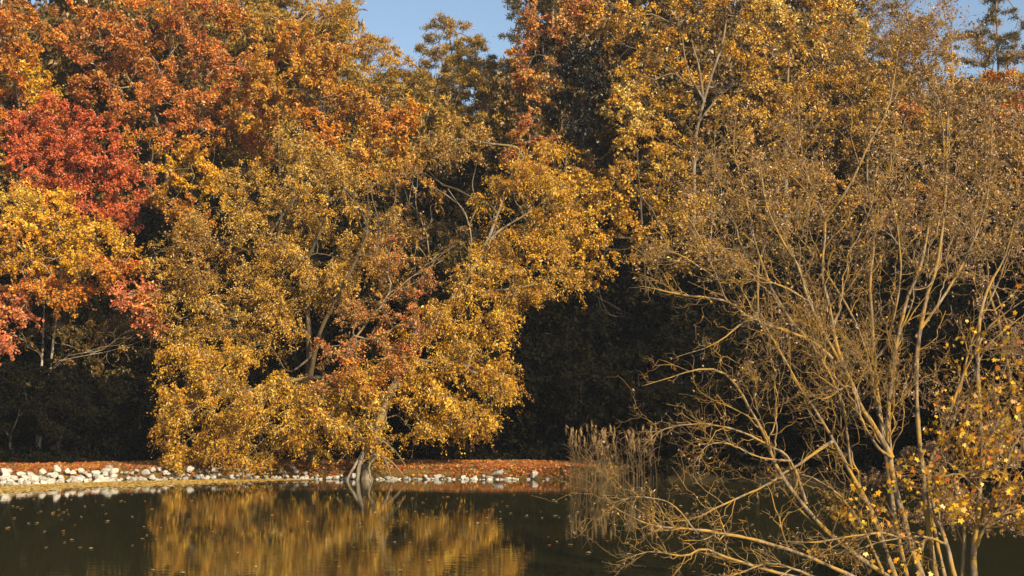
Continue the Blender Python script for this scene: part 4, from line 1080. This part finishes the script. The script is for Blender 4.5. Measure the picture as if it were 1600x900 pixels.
LA = "white limestone rock of the bright heap at the left end of the far bank"
LB = "grey white rock lying in the shade under the hanging willow leaves"
LC = "pale rock on the waterline below the red leaf litter right of the willow"
for x0 in np.arange(-16.4, -10.8, .165):
    for s0, z0 in ((-.20, 0), (-.05, .03), (.10, .08), (.24, .08)):
        put_rock(x0 + rng.uniform(-.09, .09), s0 + rng.uniform(-.07, .07), rng.uniform(.11, .18), z0 + rng.uniform(-.04, .03), 0, LA, "white rocks piled at the left end of the bank")
for x0 in np.arange(-10.85, -4.35, .17):
    for s0, z0 in ((-.13, 0), (.06, .04), (.22, .06)):
        if x0 > -6 and s0 > .2: continue
        put_rock(x0 + rng.uniform(-.09, .09), s0 + rng.uniform(-.07, .07), rng.uniform(.06, .13), z0 + rng.uniform(-.03, .02), 1, LB, "rocks in the willow shade")
for x0 in np.arange(-3.95, .25, .14):
    for s0 in (-.10, .08):
        if s0 > 0 and rng.random() < .35: continue
        put_rock(x0 + rng.uniform(-.08, .08), s0 + rng.uniform(-.06, .06), rng.uniform(.045, .105), -.01, 0 if rng.random() < .5 else 1, LC, "pale rocks along the waterline in the middle", rng.uniform(1, 1.4))
put_rock(.62, .12, .17, .03, 1, "largest rounded grey boulder near the reeds", None, 1.1)
put_rock(.98, .0, .08, 0, 1, "small flat stone touching the right side of the largest boulder", None, 1.3)
put_rock(-.42, .12, .15, .05, 1, "medium boulder left of the largest grey boulder", None, 1.1)
put_rock(-.62, -.02, .12, 0, 0, "bright pointed rock against the medium boulder", None, 1.2)
put_rock(-.12, -.05, .10, 0, 0, "small flat rock between the two grey boulders", None, 1.4)
put_rock(.45, -.08, .09, 0, 1, "low stone in front of the largest grey boulder", None, 1.3)

# red fallen leaves on the grass
n = 60000
x = rng.uniform(-20, 12, n); s = rng.uniform(.12, 3.5, n) * np.interp(x, [-16, -11, -8], [1.35, 1.1, 1])
y = shore_y(x) + s
pxx = 800 + x / y * FPX
dens = np.where(pxx < 180, 1.0, np.where(pxx < 560, .35, np.where(pxx < 700, .6, np.where(pxx < 930, 1.0, .03))))
dens = dens * np.clip(.75 + .5 * np.sin(x * 1.7 + 1) * np.sin((y - 40) * 2.1 + x * .6) + .3 * np.sin(x * 4.3 + y), .12, 1)
k = rng.random(n) < dens
x, y, pxx = x[k], y[k], pxx[k]; n = len(x)
C = np.stack([x, y, ground_z(x, y) + rng.uniform(.01, .05, n)], 1)
ax = norm(rng.normal(size=(n, 3)) * np.array([1, 1, .6]))
Vl, Fl = leaf_quads(C, ax, rng.uniform(.06, .12, n), rng.uniform(.04, .08, n), .3)
pals = np.where(rng.random(n) < .8, 'litter', 'amber').astype(object)
ti = tint_leaves(pals, rng.integers(0, 3000, n))
tag(link("fallen_leaves", mesh_quads("fallen_leaves", Vl, Fl, M['leaf'], np.repeat(ti, 4, 0))), "red and orange fallen leaves covering the flat far bank", "fallen leaves", kind='stuff')
# grass blades along the bank edge
n = 26000
x = rng.uniform(-20, 12, n); s = rng.uniform(.2, 3.6, n); y = shore_y(x) + s
C = np.stack([x, y, ground_z(x, y) + .04], 1)
ax = norm(rng.normal(size=(n, 3)) * .35 + np.array([0, 0, 1]))
Vl, Fl = leaf_quads(C, ax, rng.uniform(.06, .14, n), rng.uniform(.008, .014, n), 0)
ti = np.array([(.16, .12, .03), (.26, .18, .05), (.10, .09, .025)])[rng.integers(0, 3, n)]
tag(link("grass", mesh_quads("grass", Vl, Fl, M['leaf'], np.repeat(ti, 4, 0))), "short olive grass among the fallen leaves on the far bank", "grass", kind='stuff')

# film of tan leaf bits that paints the bank's reflection along the left shore
n = 60000
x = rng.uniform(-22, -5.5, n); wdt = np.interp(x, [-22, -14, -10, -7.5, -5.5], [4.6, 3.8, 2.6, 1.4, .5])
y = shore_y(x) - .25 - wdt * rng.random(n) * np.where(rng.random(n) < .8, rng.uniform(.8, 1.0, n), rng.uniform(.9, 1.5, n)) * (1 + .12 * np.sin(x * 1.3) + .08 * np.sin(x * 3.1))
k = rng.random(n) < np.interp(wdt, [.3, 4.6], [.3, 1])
x, y = x[k], y[k]; n = len(x)
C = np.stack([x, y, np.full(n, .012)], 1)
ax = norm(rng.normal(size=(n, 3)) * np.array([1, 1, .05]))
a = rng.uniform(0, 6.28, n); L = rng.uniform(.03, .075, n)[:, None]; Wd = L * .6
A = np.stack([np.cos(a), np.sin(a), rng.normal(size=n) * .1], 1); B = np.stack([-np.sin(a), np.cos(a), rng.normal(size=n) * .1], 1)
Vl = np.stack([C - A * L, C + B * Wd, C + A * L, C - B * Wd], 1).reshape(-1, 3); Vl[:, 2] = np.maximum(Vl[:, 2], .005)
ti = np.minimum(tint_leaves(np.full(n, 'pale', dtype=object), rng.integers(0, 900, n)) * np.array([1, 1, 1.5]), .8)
tag(link("reflection_film", mesh_quads("reflection_film", Vl, np.arange(4 * n).reshape(-1, 4), M['dry_leaf'], np.repeat(ti, 4, 0))), "reflection of the bank painted as a film of tan leaf bits along the left shore", "painted reflection", kind='stuff')

# single leaves afloat
FL = []
for k in range(4):
    sh = np.array([(0, -1), (.5, -.55), (.62, .1), (.3, .7), (0, 1), (-.3, .7), (-.62, .1), (-.5, -.55)]) * rng.uniform(.85, 1.15, (8, 2))
    V = np.column_stack([sh * .055, np.abs(sh[:, 0]) * .02 + rng.uniform(0, .006, 8)]); V = np.vstack([V, [[0, 0, 0]]])
    F = np.array([[8, 0, 1, 2], [8, 2, 3, 4], [8, 4, 5, 6], [8, 6, 7, 0]])
    c = [(.62, .42, .14), (.56, .26, .05), (.50, .34, .16), (.66, .50, .26)][k]
    FL.append(mesh_quads("floating_leaf", V, F, M['dry_leaf'], np.tile(c, (9, 1))))
for i in range(270):
    if i < 190:
        px, py = rng.uniform(0, 1300), 757 + 140 * rng.random() ** 1.6
    elif i < 225:
        px, py = rng.normal(80, 60), rng.normal(800, 14)
    else:
        px, py = rng.uniform(620, 1000), rng.normal(795, 20)
    py = max(py, 764)
    d = at(px, py, 1.0) - np.array([0, 0, CAMZ]); tq = -CAMZ / d[2]
    x, y = d[0] * tq, d[1] * tq
    if y > shore_y(x) - .4 or ground_z(x, y) > -.05: continue
    o = link("floating_leaf", FL[rng.integers(4)], loc=(x, y, .008)); s = rng.uniform(.4, .95)
    o.scale = (s, s, s); o.rotation_euler = (0, 0, rng.uniform(0, 6.28))
    tag(o, "single yellowed leaf floating on the open dark water", "leaf", "leaves floating on the pond")


# ------------------------------------------------------------------ haze volume added to lift the blacks
hv, hf = [], []
x0, x1, y0, y1, z0, z1 = -200, 200, -40, 280, -3.0, 34.0
V = np.array([[x, y, z] for z in (z0, z1) for y in (y0, y1) for x in (x0, x1)], float)
F = np.array([[0, 2, 3, 1], [4, 5, 7, 6], [0, 1, 5, 4], [2, 6, 7, 3], [0, 4, 6, 2], [1, 3, 7, 5]])
m, nt, N, Lk = new_mat("haze")
out = N("ShaderNodeOutputMaterial"); p = N("ShaderNodeVolumePrincipled")
p.inputs["Color"].default_value = (.80, .88, 1.0, 1); p.inputs["Density"].default_value = .00036
Lk(p.outputs[0], out.inputs["Volume"])
tag(link("haze", mesh_quads("haze", V, F, m)), "thin haze added over the pond and wood to lift the blacks", "haze", kind='stuff')
